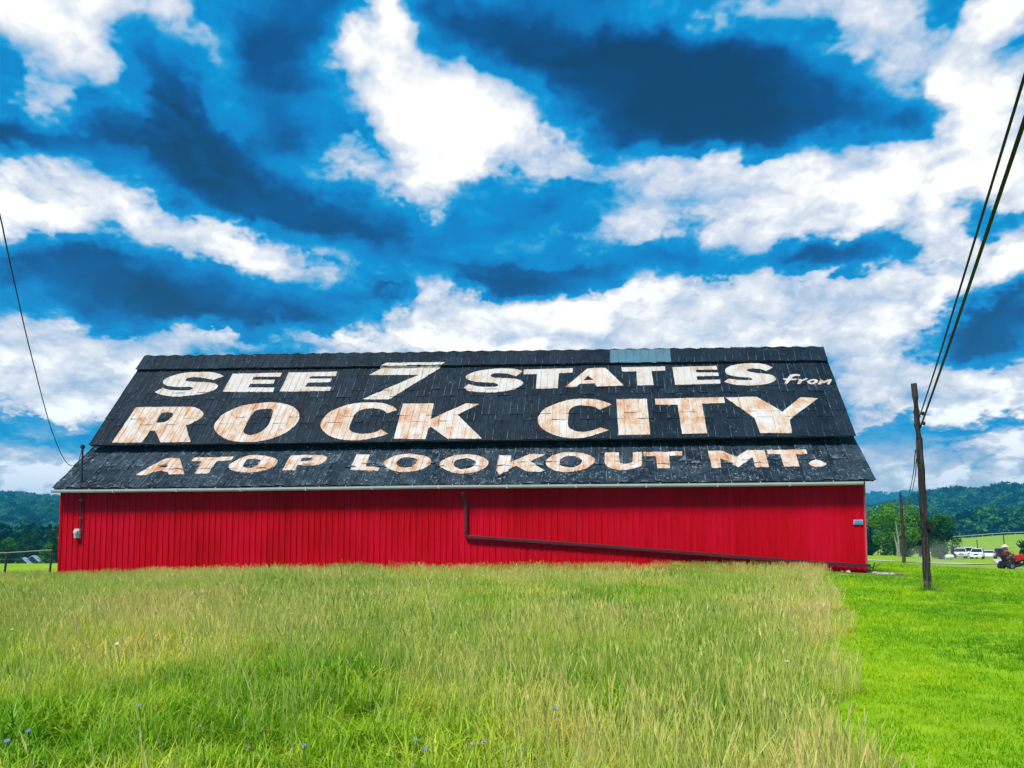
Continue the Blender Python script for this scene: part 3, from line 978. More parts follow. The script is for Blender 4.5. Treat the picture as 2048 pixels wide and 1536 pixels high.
# gutter
gut = MB()
npt = 60
prof = [(0.0, 0.0), (0.0, -.115), (-.085, -.125), (-.115, -.075), (-.118, -.005), (-.112, -.005), (-.108, -.072), (-.08, -.115), (-.006, -.105), (-.006, 0.0)]
gp = []
for k in range(npt + 1):
    u = k / npt
    p = low.P(0.0 + u * 0.985, 0)
    p = p + Vector((0, 0, -0.045 - .012 * math.sin(u * math.pi * 3) - .01 * mnoise.noise(Vector((u * 9, 0, 0))))) - BN * 0.0
    gp.append(p)
for k in range(npt + 1):
    for (d, z) in prof:
        q = gp[k] + BN * (d + .02) + Vector((0, 0, z))
        gut.v.append(tuple(q))
n = len(prof)
for k in range(npt):
    for i in range(n):
        j = (i + 1) % n
        gut.f.append((k * n + i, k * n + j, (k + 1) * n + j, (k + 1) * n + i))
gut.f.append(tuple(range(n))); gut.f.append(tuple(npt * n + i for i in range(n))[::-1])
gutter = gut.build('gutter', M['gutter'], barn)
for k in range(24):
    u = (k + .5) / 24 * .985
    p = gp[int(u / .985 * npt)]
    mbk = MB().box((0, 0, 0), (.02, .16, .012), Matrix.Rotation(R(25), 3, 'X'))
    mbk.build('gutter_strap', M['gutter'], gutter, Matrix.Translation(p + Vector((0, 0, .03)) - BN * .02) @ Matrix.Rotation(-BETA, 4, 'Z'))
for k in range(11):      # joints of the gutter lengths
    p = gp[min(npt, int((k + 1) / 12 * npt))]
    MB().box((0, -.04, -.065), (.05, .165, .132)).build('gutter_joint', M['gutter'], gutter, Matrix.Translation(p) @ Matrix.Rotation(-BETA, 4, 'Z'))

# downpipe: drops from the gutter, then runs slanting along the wall
dpts = [onplane(925, 984, D_EAVE + .0), onplane(926, 990, D_EAVE + .02), onplane(932, 1003, D_WALL - .09), onplane(932, 1012, D_WALL - .09), onplane(932, 1069, D_WALL - .09),
        onplane(937, 1074, D_WALL - .09), onplane(1200, 1092, D_WALL - .09), onplane(1450, 1112, D_WALL - .10), onplane(1640, 1126, D_WALL - .12), onplane(1741, 1132, D_WALL - .16)]
dp = MB()
def sq_tube(mb, pts, w, d):
    b = len(mb.v)
    for i, p in enumerate(pts):
        t = (pts[min(i + 1, len(pts) - 1)] - pts[max(0, i - 1)]).normalized()
        a = BN
        c = t.cross(a).normalized()
        for (e, g_) in ((-1, -1), (1, -1), (1, 1), (-1, 1)):
            mb.v.append(tuple(p + c * e * w / 2 + a * g_ * d / 2))
    for i in range(len(pts) - 1):
        for k in range(4):
            k2 = (k + 1) % 4
            mb.f.append((b + 4 * i + k, b + 4 * i + k2, b + 4 * i + 4 + k2, b + 4 * i + 4 + k))
    mb.f.append((b, b + 1, b + 2, b + 3)); e = b + 4 * (len(pts) - 1); mb.f.append((e + 3, e + 2, e + 1, e))
sq_tube(dp, dpts, .125, .095)
dpo = dp.build('downpipe', M['pipe'], barn, bevel=.012)
for px, py in ((932, 1020), (932, 1060), (1050, 1082), (1250, 1096), (1420, 1109.5), (1600, 1123)):
    p = onplane(px, py, D_WALL - .09)
    MB().box((0, 0, 0), (.06, .14, .17)).build('pipe_clip', M['pipe'], dpo, Matrix.Translation(p) @ Matrix.Rotation(-BETA, 4, 'Z'))
st = MB()
pA, pB = onplane(1749, 1126, D_WALL - .2), onplane(1741, 1150, D_WALL - .25)
st.tube([pA, (pA + pB) / 2 + BT * .02, pB], .02, 6)
st.tube([onplane(1738, 1137, D_WALL - .2), onplane(1760, 1128, D_WALL - .3)], .014, 6)
st.build('pipe_stand', M['post'], dpo)

# electric mast, conduit, meter
mast = MB()
mD = D_WALL - .10
mt, mbm = onplane(165.5, 895, mD), onplane(161.5, 1058, mD)
mast.tube([mbm, onplane(162.5, 1000, mD), onplane(164, 950, mD), mt], .034, 8)
masto = mast.build('service_mast', M['black'], barn, smooth=True)
hd = MB(); hd.lathe([(.02, -.10), (.075, -.06), (.085, .0), (.07, .06), (.02, .09)], 12)
hd.build('weatherhead', M['black'], masto, Matrix.Translation(mt + Vector((0, 0, .03))) @ Matrix.Rotation(R(20), 4, 'Y'), smooth=True)
for py in (1000, 1035):
    MB().box((0, 0, 0), (.12, .06, .03)).build('conduit_strap', M['steel'], masto, Matrix.Translation(onplane(162, py, mD)) @ Matrix.Rotation(-BETA, 4, 'Z'))
mp_ = onplane(155, 1067, D_WALL - .08)
mtr = MB().box((0, 0, 0), (.22, .13, .36)).build('electric_meter', M['meter'], barn, Matrix.Translation(mp_) @ Matrix.Rotation(-BETA, 4, 'Z'), bevel=.02)
MB().lathe([(.085, 0), (.085, -.05), (.075, -.09), (.03, -.10)], 16, (0, -.065, .06), 'y').build('meter_glass', M['lamp'], mtr, Matrix.Translation(mp_) @ Matrix.Rotation(-BETA, 4, 'Z'), smooth=True)
MB().box((0, -.145, .06), (.09, .02, .05)).build('meter_dial', M['black'], mtr, Matrix.Translation(mp_) @ Matrix.Rotation(-BETA, 4, 'Z'))

# broken board ends at the right of the ridge and of the upper slope
for (px, py, D, ln, a) in ((1647, 714, D_RIDGE - .6, .35, 4), (1643, 719, D_RIDGE - .7, .4, -3), (1695, 870, 29.9, .5, 2), (1690, 874, 29.85, .5, -3)):
    MB().box((0, 0, 0), (ln, .09, .022)).build('board_end', M['plank'], up_roof, Matrix.Translation(onplane(px, py, D)) @ Matrix.Rotation(-BETA, 4, 'Z') @ Matrix.Rotation(R(a), 4, 'Y'))

# ------------------------------------------------------------------ painted lettering (outlines in enlarged photo coordinates)
Z = 7.877
def Lt(ox, oy, pts, hole=None, patch=None, mat='paint', tension=True):
    return dict(o=(ox, oy), p=pts, h=hole, patch=patch or upp, mat=mat)
c = 1
LET = [
 Lt(220, 720, [(1795,260,c),(1700,218),(1560,195),(1380,198),(1200,205),(1050,238),(920,280),(845,330),(838,370),(880,405),(980,425),(1120,435),(1260,432),(1310,450),(1270,478),(1180,490),(1060,488),(960,482),(890,465),(835,448,c),(705,512,c),(780,550),(900,572),(1080,580),(1250,570),(1420,545),(1560,512),(1660,470),(1700,425),(1690,395),(1630,372),(1500,358),(1380,352),(1240,345),(1195,325),(1215,300),(1300,278),(1420,280),(1520,300),(1630,322,c)], mat='paint_pale'),
 Lt(220, 720, [(410,752,c),(800,745,c),(1190,742,c),(1330,750),(1430,795),(1475,850),(1440,915),(1340,980),(1200,1035,c),(1222,1130),(1275,1300,c),(800,1305,c),(715,1120,c),(640,1120,c),(500,1305,c),(35,1310,c)],
    [(820,838,c),(900,830),(980,840),(1000,865),(970,915),(890,970),(800,990),(725,988,c)]),
 Lt(420, 720, [(365,225,c),(1135,205,c),(1110,268,c),(690,272,c),(665,320,c),(1025,318,c),(1000,380,c),(635,385,c),(605,442,c),(1020,440,c),(995,512,c),(205,512,c)], mat='paint_pale'),
 Lt(420, 720, [(1245,205,c),(2010,190,c),(1985,258,c),(1585,265,c),(1565,300,c),(1920,300,c),(1900,355,c),(1540,365,c),(1500,430,c),(1915,432,c),(1890,495,c),(1100,508,c)], mat='paint_pale'),
 Lt(420, 720, [(1000,672),(1150,690),(1290,735),(1385,810),(1410,900),(1370,1000),(1280,1090),(1140,1180),(950,1250),(750,1290),(560,1300),(380,1285),(230,1240),(120,1160),(68,1070),(90,990),(180,890),(320,800),(500,730),(740,690),(880,675)],
    [(860,778),(960,780),(995,815),(975,900),(930,1010),(870,1090),(770,1155),(650,1188),(560,1170),(530,1130),(560,1060),(610,960),(670,850),(740,795)]),
 Lt(630, 720, [(1295,795,c),(1220,735),(1080,690),(900,675),(720,680),(550,705),(400,750),(250,820),(150,910),(95,1000),(90,1060),(140,1130),(240,1205),(400,1255),(560,1270),(760,1265),(920,1235),(1060,1200),(1145,1168,c),(1040,1098,c),(960,1140),(840,1165),(700,1165),(590,1140),(545,1090),(560,1010),(600,920),(640,850),(730,795),(860,770),(980,775),(1080,805),(1140,848,c)]),
 Lt(630, 720, [(1120,50,c),(2051,42,c),(1965,100,c),(1015,108,c)], patch=rid, mat='paint_pale'),
 Lt(630, 720, [(1055,134,c),(1968,126,c),(1975,132,c),(1170,628,c),(750,625,c),(1640,240,c),(850,245,c)], mat='paint_pale'),
 Lt(780, 720, [(205,692,c),(692,690,c),(640,940,c),(1200,690,c),(1405,700,c),(1065,868,c),(1450,1245,c),(910,1248,c),(650,1060,c),(605,1085,c),(560,1255,c),(60,1245,c)]),
 Lt(780, 720, [(2093,185,c),(2000,155),(1850,140),(1650,145),(1450,165),(1300,205),(1205,255),(1200,285),(1240,320),(1350,350),(1500,362),(1640,370),(1705,395),(1690,420),(1600,435),(1450,430),(1330,412),(1235,390,c),(1160,445,c),(1230,485),(1380,512),(1560,515),(1750,508),(1870,490),(1963,465),(2060,415),(2098,365),(2033,320),(1933,300),(1733,290),(1640,285),(1590,262),(1610,228),(1700,215),(1820,218),(1900,235),(1985,265,c)], mat='paint_pale'),
 Lt(1000, 720, [(378,158,c),(1142,135,c),(1142,205,c),(925,215,c),(912,450,c),(565,460,c),(585,230,c),(372,232,c)], mat='paint_pale'),
 Lt(1000, 720, [(1370,145,c),(1480,132,c),(1660,130,c),(1700,165,c),(1950,410,c),(1530,428,c),(1490,378,c),(1250,385,c),(1205,435,c),(1030,435,c)], [(1385,255,c),(1480,320,c),(1310,330,c)]),
 Lt(1000, 720, [(1755,710,c),(1640,660),(1480,625),(1300,615),(1120,630),(950,670),(800,730),(680,800),(610,890),(600,960),(640,1060),(730,1130),(860,1190),(1040,1232),(1200,1240),(1360,1225),(1480,1190),(1600,1150),(1715,1110,c),(1580,1068,c),(1480,1110),(1350,1138),(1230,1135),(1130,1100),(1075,1040),(1075,900),(1090,810),(1140,755),(1240,725),(1360,725),(1480,745),(1580,795,c)]),
 Lt(1220, 720, [(180,122,c),(868,110,c),(870,175,c),(655,182,c),(685,405,c),(430,410,c),(415,185,c),(185,190,c)], mat='paint_pale'),
 Lt(1220, 720, [(985,118,c),(1680,100,c),(1690,160,c),(1350,162,c),(1360,205,c),(1700,205,c),(1710,258,c),(1365,265,c),(1375,325,c),(1730,318,c),(1740,380,c),(1025,402,c)], mat='paint_pale'),
 Lt(1220, 720, [(100,625,c),(580,618,c),(632,1180,c),(135,1190,c)]),
 Lt(1220, 720, [(705,618,c),(1790,592,c),(1805,685,c),(1450,695,c),(1530,1160,c),(1135,1170,c),(1065,712,c),(715,712,c)]),
 Lt(1420, 720, [(990,125,c),(900,90),(780,62),(640,55),(480,68),(340,95),(250,140),(235,180),(255,225),(340,255),(460,275),(600,285),(665,305),(650,325),(560,325),(430,322),(300,305,c),(220,350,c),(300,380),(450,405),(650,410),(830,398),(950,370),(1025,330),(1030,290),(980,250),(860,225),(700,208),(590,180),(585,155),(640,142),(740,145),(820,158),(885,182,c)], mat='paint_pale'),
 Lt(1420, 720, [(235,595,c),(735,585,c),(1140,820,c),(1430,590,c),(1700,610,c),(1255,945,c),(1290,1158,c),(790,1158,c),(700,920,c)]),
 Lt(1420, 720, [(1420,240,c),(1410,265,c),(1330,262),(1275,305,c),(1360,305,c),(1365,325,c),(1265,330,c),(1210,388,c),(1170,380,c),(1200,325,c),(1155,318,c),(1150,298,c),(1215,295,c),(1260,245),(1330,230)], mat='paint_pale'),
 Lt(1420, 720, [(1375,310,c),(1440,310,c),(1440,325,c),(1530,295,c),(1540,310,c),(1450,345,c),(1415,390,c),(1370,388,c),(1400,330,c)], mat='paint_pale'),
 Lt(1420, 720, [(1660,315),(1700,340),(1670,375),(1590,390),(1530,370),(1530,345),(1590,315)], [(1635,332),(1645,345),(1610,368),(1570,362),(1580,345)], mat='paint_pale'),
 Lt(1420, 720, [(1740,320,c),(1790,340,c),(1905,310,c),(1915,325,c),(1880,395,c),(1840,390,c),(1860,350,c),(1790,375,c),(1770,370,c),(1740,395,c),(1690,392,c)], mat='paint_pale'),
 Lt(260, 880, [(570,300,c),(650,295,c),(785,300,c),(825,420,c),(858,548,c),(620,548,c),(600,515,c),(500,495),(380,510),(270,552),(180,562),(92,555,c),(380,400,c)], [(570,385,c),(600,420,c),(580,438,c),(450,440,c)], low),
 Lt(260, 880, [(1010,290,c),(1635,272,c),(1605,330,c),(1365,345,c),(1240,525,c),(1180,542,c),(1020,538,c),(1140,350,c),(965,348,c)], None, low),
 Lt(500, 880, [(60,247),(280,268),(390,305),(438,335),(405,400),(310,458),(170,500),(0,518),(-130,512),(-270,485),(-332,440),(-300,385),(-190,320),(-90,270)], [(-50,325,c),(0,312),(100,310),(175,325,c),(150,370),(110,415),(60,440),(0,452),(-80,440),(-110,420,c)], low),
 Lt(500, 880, [(640,258,c),(900,245,c),(1100,250),(1200,270),(1215,305),(1180,350),(1080,400),(900,408,c),(750,405,c),(710,488,c),(510,490,c)], [(820,298,c),(900,288),(980,290),(990,310),(950,335),(860,350),(800,350,c)], low),
 Lt(690, 880, [(180,238,c),(395,240,c),(325,425,c),(550,438,c),(530,490,c),(85,480,c)], None, low),
 Lt(690, 880, [(950,232),(1080,235),(1230,255),(1330,300),(1358,350),(1330,400),(1240,455),(1100,495),(960,512),(820,500),(690,460),(620,400),(625,350),(700,300),(820,255)], [(930,285,c),(1080,290,c),(1140,325,c),(1120,380,c),(1050,430,c),(940,445,c),(860,432,c),(810,390,c),(820,350,c),(870,310,c)], low),
 Lt(870, 880, [(500,240),(640,250),(760,285),(835,345),(830,400),(770,460),(640,510),(470,538),(330,530),(200,490),(105,440),(75,400),(110,340),(230,280),(370,250)], [(490,300),(580,315),(645,360),(630,405),(560,440),(430,465),(330,440),(290,390),(330,335),(400,310)], low),
 Lt(870, 880, [(1010,255,c),(1205,255,c),(1190,370,c),(1260,335,c),(1490,235,c),(1745,232,c),(1500,345,c),(1735,490,c),(1640,508,c),(1440,498,c),(1280,415,c),(1165,460,c),(1155,500,c),(1080,520,c),(1015,555,c),(965,490,c)], None, low),
 Lt(1060, 880, [(560,205),(740,208),(880,235),(1000,285),(1028,325),(990,385),(890,450),(740,495),(560,515),(420,500),(330,460),(260,395),(255,340),(330,275),(430,230)], [(640,262),(760,280),(818,330),(800,380),(720,425),(610,440),(500,410),(465,360),(490,310),(560,275)], low),
 Lt(1060, 880, [(1180,212,c),(1400,208,c),(1408,340,c),(1440,380),(1520,388),(1590,375),(1618,345,c),(1620,205,c),(1758,202,c),(1765,370,c),(1740,420),(1660,450),(1540,475),(1420,480),(1280,455),(1190,405),(1175,370,c)], None, low),
 Lt(1200, 880, [(685,205,c),(1290,190,c),(1295,255,c),(1090,265,c),(1100,448,c),(905,455,c),(880,270,c),(690,265,c)], None, low),
 Lt(1400, 880, [(122,185,c),(350,182,c),(480,240,c),(580,278,c),(740,172,c),(1010,168,c),(1085,435,c),(875,435,c),(820,285,c),(600,435,c),(470,365,c),(310,300,c),(335,445,c),(185,445,c)], None, low),
 Lt(1400, 880, [(1050,170,c),(1670,165,c),(1690,230,c),(1510,238,c),(1565,425,c),(1325,430,c),(1260,235,c),(1065,235,c)], None, low),
 Lt(1400, 880, [(1790,325),(1900,340),(1985,380),(1970,410),(1860,430),(1760,415),(1710,375)], None, low),
]
def smooth_outline(pts):
    n = len(pts); out = []
    P = [Vector((p[0], p[1])) for p in pts]; C = [len(p) > 2 for p in pts]
    for i in range(n):
        j = (i + 1) % n
        a, b = P[i], P[j]
        if C[i] and C[j]:
            out.append(a); continue
        ma = Vector((0, 0)) if False else ((P[j] - P[i - 1]) * .5 if not C[i] else (b - a) * .8)
        mb_ = ((P[(j + 1) % n] - P[i]) * .5 if not C[j] else (b - a) * .8)
        for k in range(4):
            t = k / 4
            out.append(a * (2*t**3 - 3*t**2 + 1) + ma * (t**3 - 2*t**2 + t) + b * (-2*t**3 + 3*t**2) + mb_ * (t**3 - t**2))
    return out
bvh = BVHTree.FromPolygons(BV, BF)
NCOL = {id(upp): 53, id(low): 52, id(rid): 47}
def letter(d):
    pt = d['patch']; ox, oy = d['o']
    def conv(pts):
        return [Vector(((uv[0]) * pt.len, uv[1] * pt.h, 0)) for uv in (pt.uv(ox + q.x / Z, oy + q.y / Z) for q in smooth_outline(pts))]
    def rag(lp):
        out = []
        for a, b in zip(lp, lp[1:] + lp[:1]):
            n = max(1, int((b - a).length / .09))
            for k in range(n):
                q = a.lerp(b, k / n)
                nv = mnoise.noise_vector(Vector((q.x * 9, q.y * 9, 2.0))) + mnoise.noise_vector(Vector((q.x * 2.5, q.y * 2.5, 5.0)))
                out.append(Vector((q.x + nv.x * .011, q.y + nv.y * .011, 0)))
        return out
    conv0 = conv
    conv = lambda pts: rag(conv0(pts))
    loops = [conv(d['p'])] + ([conv(d['h'])] if d['h'] else [])
    tris = tessellate_polygon(loops)
    flat = [p for lp in loops for p in lp]
    bm = bmesh.new()
    vs_ = [bm.verts.new(p) for p in flat]
    for t in tris:
        try: bm.faces.new([vs_[i] for i in t])
        except ValueError: pass
    u0, u1 = min(p.x for p in flat), max(p.x for p in flat)
    v0, v1 = min(p.y for p in flat), max(p.y for p in flat)
    w = pt.len / NCOL[id(pt)]
    cuts = []
    k = math.floor(u0 / (w / 2)) - 1
    while k * w / 2 < u1 + w:
        base = k * w / 2
        cuts += [base + e for e in (-.022, -.006, .010, .026, w / 4)]
        k += 1
    for cu in cuts:
        if u0 < cu < u1:
            bmesh.ops.bisect_plane(bm, geom=bm.verts[:] + bm.edges[:] + bm.faces[:], plane_co=(cu, 0, 0), plane_no=(1, 0, 0))
    vv = v0 + .12
    vcuts = []
    while vv < v1:
        vcuts.append(vv); vv += .12
    if pt is upp: lp = (va, vb, vc, vd)
    elif pt is low: lp = (vl1, vl2)
    else: lp = ()
    for l in lp:
        y = l * pt.h - .10
        vcuts += [y - .02, y + .015]
    for cv in vcuts:
        if v0 < cv < v1:
            bmesh.ops.bisect_plane(bm, geom=bm.verts[:] + bm.edges[:] + bm.faces[:], plane_co=(0, cv, 0), plane_no=(0, 1, 0))
    bmesh.ops.triangulate(bm, faces=[f for f in bm.faces if len(f.verts) > 4])
    uvl = bm.loops.layers.uv.new('m')
    for f in bm.faces:
        for lo_ in f.loops:
            lo_[uvl].uv = (lo_.vert.co.x + (0 if pt is upp else 40), lo_.vert.co.y)
    for v in bm.verts:
        u, v_ = v.co.x / pt.len, v.co.y / pt.h
        base = pt.P(u, v_)
        hit, nrm, idx, dist = bvh.ray_cast(base + pt.N * .6, -pt.N, .75)
        v.co = (hit + pt.N * (.009 if pt is low else .004)) if hit is not None else base + pt.N * .03
    for f in bm.faces:
        f.normal_update()
        if f.normal.dot(pt.N) < 0: f.normal_flip()
    me = bpy.data.meshes.new('painted_letter'); bm.to_mesh(me); bm.free()
    me.materials.append(M[d['mat']])
    o = bpy.data.objects.new('painted_letter', me)
    link(o, barn)
for d in LET:
    letter(d)

# small blue number plate on the wall, its characters worn beyond reading
sp = onplane(1716.5, 1044.5, D_WALL - .045)
spm = Matrix.Translation(sp) @ Matrix.Rotation(-BETA, 4, 'Z')
sgn = empty('number_plate', (0, 0, 0), world=spm)
tag(sgn, 'small blue number plate with worn pale characters on the red wall', 'sign')
MB().box((0, 0, 0), (.315, .012, .165)).build('plate_border', M['signwhite'], sgn, spm, bevel=.004)
MB().box((0, -.008, -.002), (.285, .008, .135)).build('plate_face', M['plate'], sgn, spm)
def stroke(mb, pts, w=.016):
    for a, b in zip(pts, pts[1:]):
        a = Vector((a[0], 0, a[1])); b = Vector((b[0], 0, b[1])); d = (b - a).normalized(); s = Vector((-d.z, 0, d.x)) * w / 2
        mb.quad(a - s + Vector((0, -.0145, 0)), b - s + Vector((0, -.0145, 0)), b + s + Vector((0, -.0145, 0)), a + s + Vector((0, -.0145, 0)))
pale = simple('worn_blue_white', (0.28, 0.55, 0.78), .5)
for pts in ([(-.115, .035), (-.085, .035), (-.075, .015), (-.10, -.03)], [(-.03, .02), (-.015, -.03)], [(.045, -.03), (.045, .035), (.07, .035)], [(.085, .035), (.09, .0), (.12, -.01)]):
    mb = MB(); stroke(mb, pts); mb.build('plate_character', pale, sgn, spm)

# ------------------------------------------------------------------ scattering (points with attributes, instanced by geometry nodes)
def proto_collection(name, objs):
    c_ = bpy.data.collections.new(name)
    for o in objs:
        c_.objects.link(o)
    return c_

def scatter(name, pts, rots, scl, idx, coll):
    me = bpy.data.meshes.new(name)
    me.from_pydata([tuple(p) for p in pts], [], [])
    n = len(pts)
    a = me.attributes.new('rot', 'FLOAT_VECTOR', 'POINT'); a.data.foreach_set('vector', np.asarray(rots, np.float32).ravel())
    a = me.attributes.new('scl', 'FLOAT_VECTOR', 'POINT'); a.data.foreach_set('vector', np.asarray(scl, np.float32).ravel())
    a = me.attributes.new('idx', 'INT', 'POINT'); a.data.foreach_set('value', np.asarray(idx, np.int32))
    o = bpy.data.objects.new(name, me); link(o)
    ng = bpy.data.node_groups.new(name, 'GeometryNodeTree')
    ng.interface.new_socket('Geometry', in_out='INPUT', socket_type='NodeSocketGeometry')
    ng.interface.new_socket('Geometry', in_out='OUTPUT', socket_type='NodeSocketGeometry')
    N = ng.nodes; Lk = ng.links
    gi = N.new('NodeGroupInput'); go = N.new('NodeGroupOutput')
    ip = N.new('GeometryNodeInstanceOnPoints'); ci = N.new('GeometryNodeCollectionInfo')
    ci.inputs['Collection'].default_value = coll
    ci.inputs['Separate Children'].default_value = True
    ci.inputs['Reset Children'].default_value = True
    def attr(nm, t):
        q = N.new('GeometryNodeInputNamedAttribute'); q.data_type = t; q.inputs[0].default_value = nm
        return q.outputs[0]
    Lk.new(gi.outputs[0], ip.inputs['Points']); Lk.new(ci.outputs[0], ip.inputs['Instance'])
    ip.inputs['Pick Instance'].default_value = True
    Lk.new(attr('idx', 'INT'), ip.inputs['Instance Index'])
    Lk.new(attr('rot', 'FLOAT_VECTOR'), ip.inputs['Rotation'])
    Lk.new(attr('scl', 'FLOAT_VECTOR'), ip.inputs['Scale'])
    Lk.new(ip.outputs[0], go.inputs[0])
    md = o.modifiers.new('scatter', 'NODES'); md.node_group = ng
    return o

def blade_clump(name, n, rad_, h0, h1, w, bend, mat, seed, heads=0, headmat=None, segs=3):
    r = random.Random(seed)
    v = []; f = []; att = []
    for k in range(n):
        a = r.uniform(0, 6.283); q = rad_ * math.sqrt(r.random())
        x, y = q * math.cos(a), q * math.sin(a)
        h = r.uniform(h0, h1); la = r.uniform(0, 6.283); b = h * r.uniform(0.1, 1.0) * bend
        ww = w * r.uniform(.6, 1.3)
        sx, sy = -math.sin(la) * ww, math.cos(la) * ww
        tw = r.random()
        base = len(v)
        for s in range(segs + 1):
            t = s / segs
            px = x + math.cos(la) * b * t * t; py = y + math.sin(la) * b * t * t
            pz = h * t * (1 - .42 * (b / h) * t) - .02
            k_ = (1 - t) ** .7 if s < segs else 0.04
            v.append((px - sx * k_, py - sy * k_, pz)); v.append((px + sx * k_, py + sy * k_, pz))
            att += [tw * t, tw * t]
        for s in range(segs):
            i = base + 2 * s
            f.append((i, i + 1, i + 3, i + 2))
    mi = [0] * len(f)
    for k in range(heads):
        a = r.uniform(0, 6.283); q = rad_ * math.sqrt(r.random())
        x, y = q * math.cos(a), q * math.sin(a)
        h = h1 * r.uniform(.95, 1.45); la = r.uniform(0, 6.283); b = h * r.uniform(.05, .35)
        base = len(v)
        sw_ = .0018
        P_ = [Vector((x + math.cos(la) * b * t * t, y + math.sin(la) * b * t * t, h * t)) for t in (0, .35, .7, 1)]
        for p in P_:
            v.append((p.x - sw_, p.y, p.z)); v.append((p.x + sw_, p.y + sw_, p.z)); att += [.6, .6]
        for s in range(3):
            i = base + 2 * s; f.append((i, i + 1, i + 3, i + 2)); mi.append(1)
        # seed head: two crossed slim diamonds
        top = P_[-1]; d = (P_[-1] - P_[-2]).normalized(); hl = r.uniform(.05, .10); hw = r.uniform(.003, .007)
        for ax in (Vector((1, 0, 0)), Vector((0, 1, 0))):
            s_ = d.cross(ax)
            if s_.length < .1: continue
            s_.normalize(); base = len(v)
            for p in (top - d * hl * .3, top + d * hl * .25 + s_ * hw, top + d * hl, top + d * hl * .25 - s_ * hw):
                v.append(tuple(p)); att.append(r.random())
            f.append((base, base + 1, base + 2, base + 3)); mi.append(1)
    me = bpy.data.meshes.new(name); me.from_pydata(v, [], f)
    me.materials.append(mat); me.materials.append(headmat or mat)
    me.polygons.foreach_set('material_index', mi)
    aa = me.attributes.new('blade', 'FLOAT', 'POINT'); aa.data.foreach_set('value', np.asarray(att, np.float32))
    return bpy.data.objects.new(name, me)

def pnoise(x, y, s, seed=0):
    return np.array([mnoise.noise(Vector((a * s, b * s, seed))) for a, b in zip(x, y)])

def in_view(x, y, pad=1.5):
    return (np.abs(x) < 0.70 * y + pad + 1.5)

# tall meadow
tall_protos = []
for k in range(5):
    tall_protos.append(blade_clump('meadow_a%d' % k, 40, .17, .14, .33, .0044, 1.35, M['tall'], 100 + k, heads=4, headmat=M['seed']))
for k in range(4):
    tall_protos.append(blade_clump('meadow_b%d' % k, 26, .16, .12, .30, .0034, 1.2, M['tall'], 200 + k, heads=14, headmat=M['seed']))
for k in range(3):
    tall_protos.append(blade_clump('meadow_c%d' % k, 30, .15, .16, .40, .0080, 1.5, M['tall'], 300 + k, heads=0))
tall_col = proto_collection('meadow_protos', tall_protos)
def meadow_points():
    X = []; Y = []
    for (y0, y1, den) in ((2.6, 9, 50), (9, 17, 34), (17, 30.5, 24)):
        w = 0.70 * y1 + 3
        n = int((y1 - y0) * 2 * w * den)
        x = rng.uniform(-w, w, n); y = rng.uniform(y0, y1, n)
        X.append(x); Y.append(y)
    x = np.concatenate(X); y = np.concatenate(Y)
    edge = field_edge(y)
    k = in_view(x, y) & (x < edge + rng.normal(0, .09, len(x)))
    # not inside the barn, and the strip along its foot
    D = x * BN.x + y * BN.y; s = x * BT.x + y * BT.y
    k &= ~((D > D_WALL - .16) & (s > sL - .15))
    return x[k], y[k], D[k], s[k]
mx, my, mD_, ms = meadow_points()
mz = gh(mx, my)
pn = pnoise(mx, my, .22, 3.3); pn2 = pnoise(mx, my, .75, 8.1)
dryness = pn + .6 * pn2 + rng.normal(0, .28, len(mx)) + .45 * np.exp(-((field_edge(my) - mx) / .8) ** 2)
idx = np.where(dryness > .44, rng.integers(5, 9, len(mx)), np.where(dryness < -.22, rng.integers(9, 12, len(mx)), rng.integers(0, 5, len(mx))))
# protos are picked in name order a0..a4, b0..b3, c0..c2
sc = rng.uniform(.7, 1.25, len(mx)) * (1 + .2 * pn + .35 * pnoise(mx, my, 1.3, 4.4))
wide = np.interp(my, [3, 9, 17, 30], [1.0, 1.1, 1.3, 1.5])
# shorter towards the mown edge
sc *= np.interp(my, [4, 14, 24, 29], [1.0, .95, .80, .72]) * np.interp(mx, [2, 10], [1, .85]) * np.where(my > 18, np.interp(mx, [-22, -14, -9], [.45, .62, 1.0]), 1.0)
ed = np.clip((field_edge(my) - mx) / 1.0, 0.0, 1); sc *= .80 + .20 * ed
pb = at(1855, 1180, 21.6)
ex = pb.x + rng.normal(0, .22, 26); ey = pb.y + rng.normal(0, .18, 26)
es = rng.uniform(sL, sR - 1.5, 900); eD = D_WALL - rng.uniform(.12, .5, 900)
ex = np.concatenate([ex, es * BT.x + eD * BN.x]); ey = np.concatenate([ey, es * BT.y + eD * BN.y])
es_ = np.concatenate([rng.uniform(.45, .75, 26), rng.uniform(.4, 1.05, 900) * np.interp(es, [sL, -9, 2, sR], [.45, .9, 1.0, .75])])
mx = np.concatenate([mx, ex]); my = np.concatenate([my, ey]); mz = np.concatenate([mz, gh(ex, ey)])
idx = np.concatenate([idx, rng.integers(0, 12, 26), rng.integers(5, 9, 900)]); sc = np.concatenate([sc, es_]); wide = np.concatenate([wide, np.full(len(ex), 1.2)])
rots = np.stack([rng.normal(0, .08, len(mx)), rng.normal(0, .08, len(mx)), rng.uniform(0, 6.283, len(mx))], 1)
o = scatter('meadow_grass', np.stack([mx, my, mz], 1), rots, np.stack([sc * wide, sc * wide, sc], 1), idx, tall_col)
tag(o, 'tall uncut meadow grass going to seed in front of the red barn', 'grass', kind='stuff')

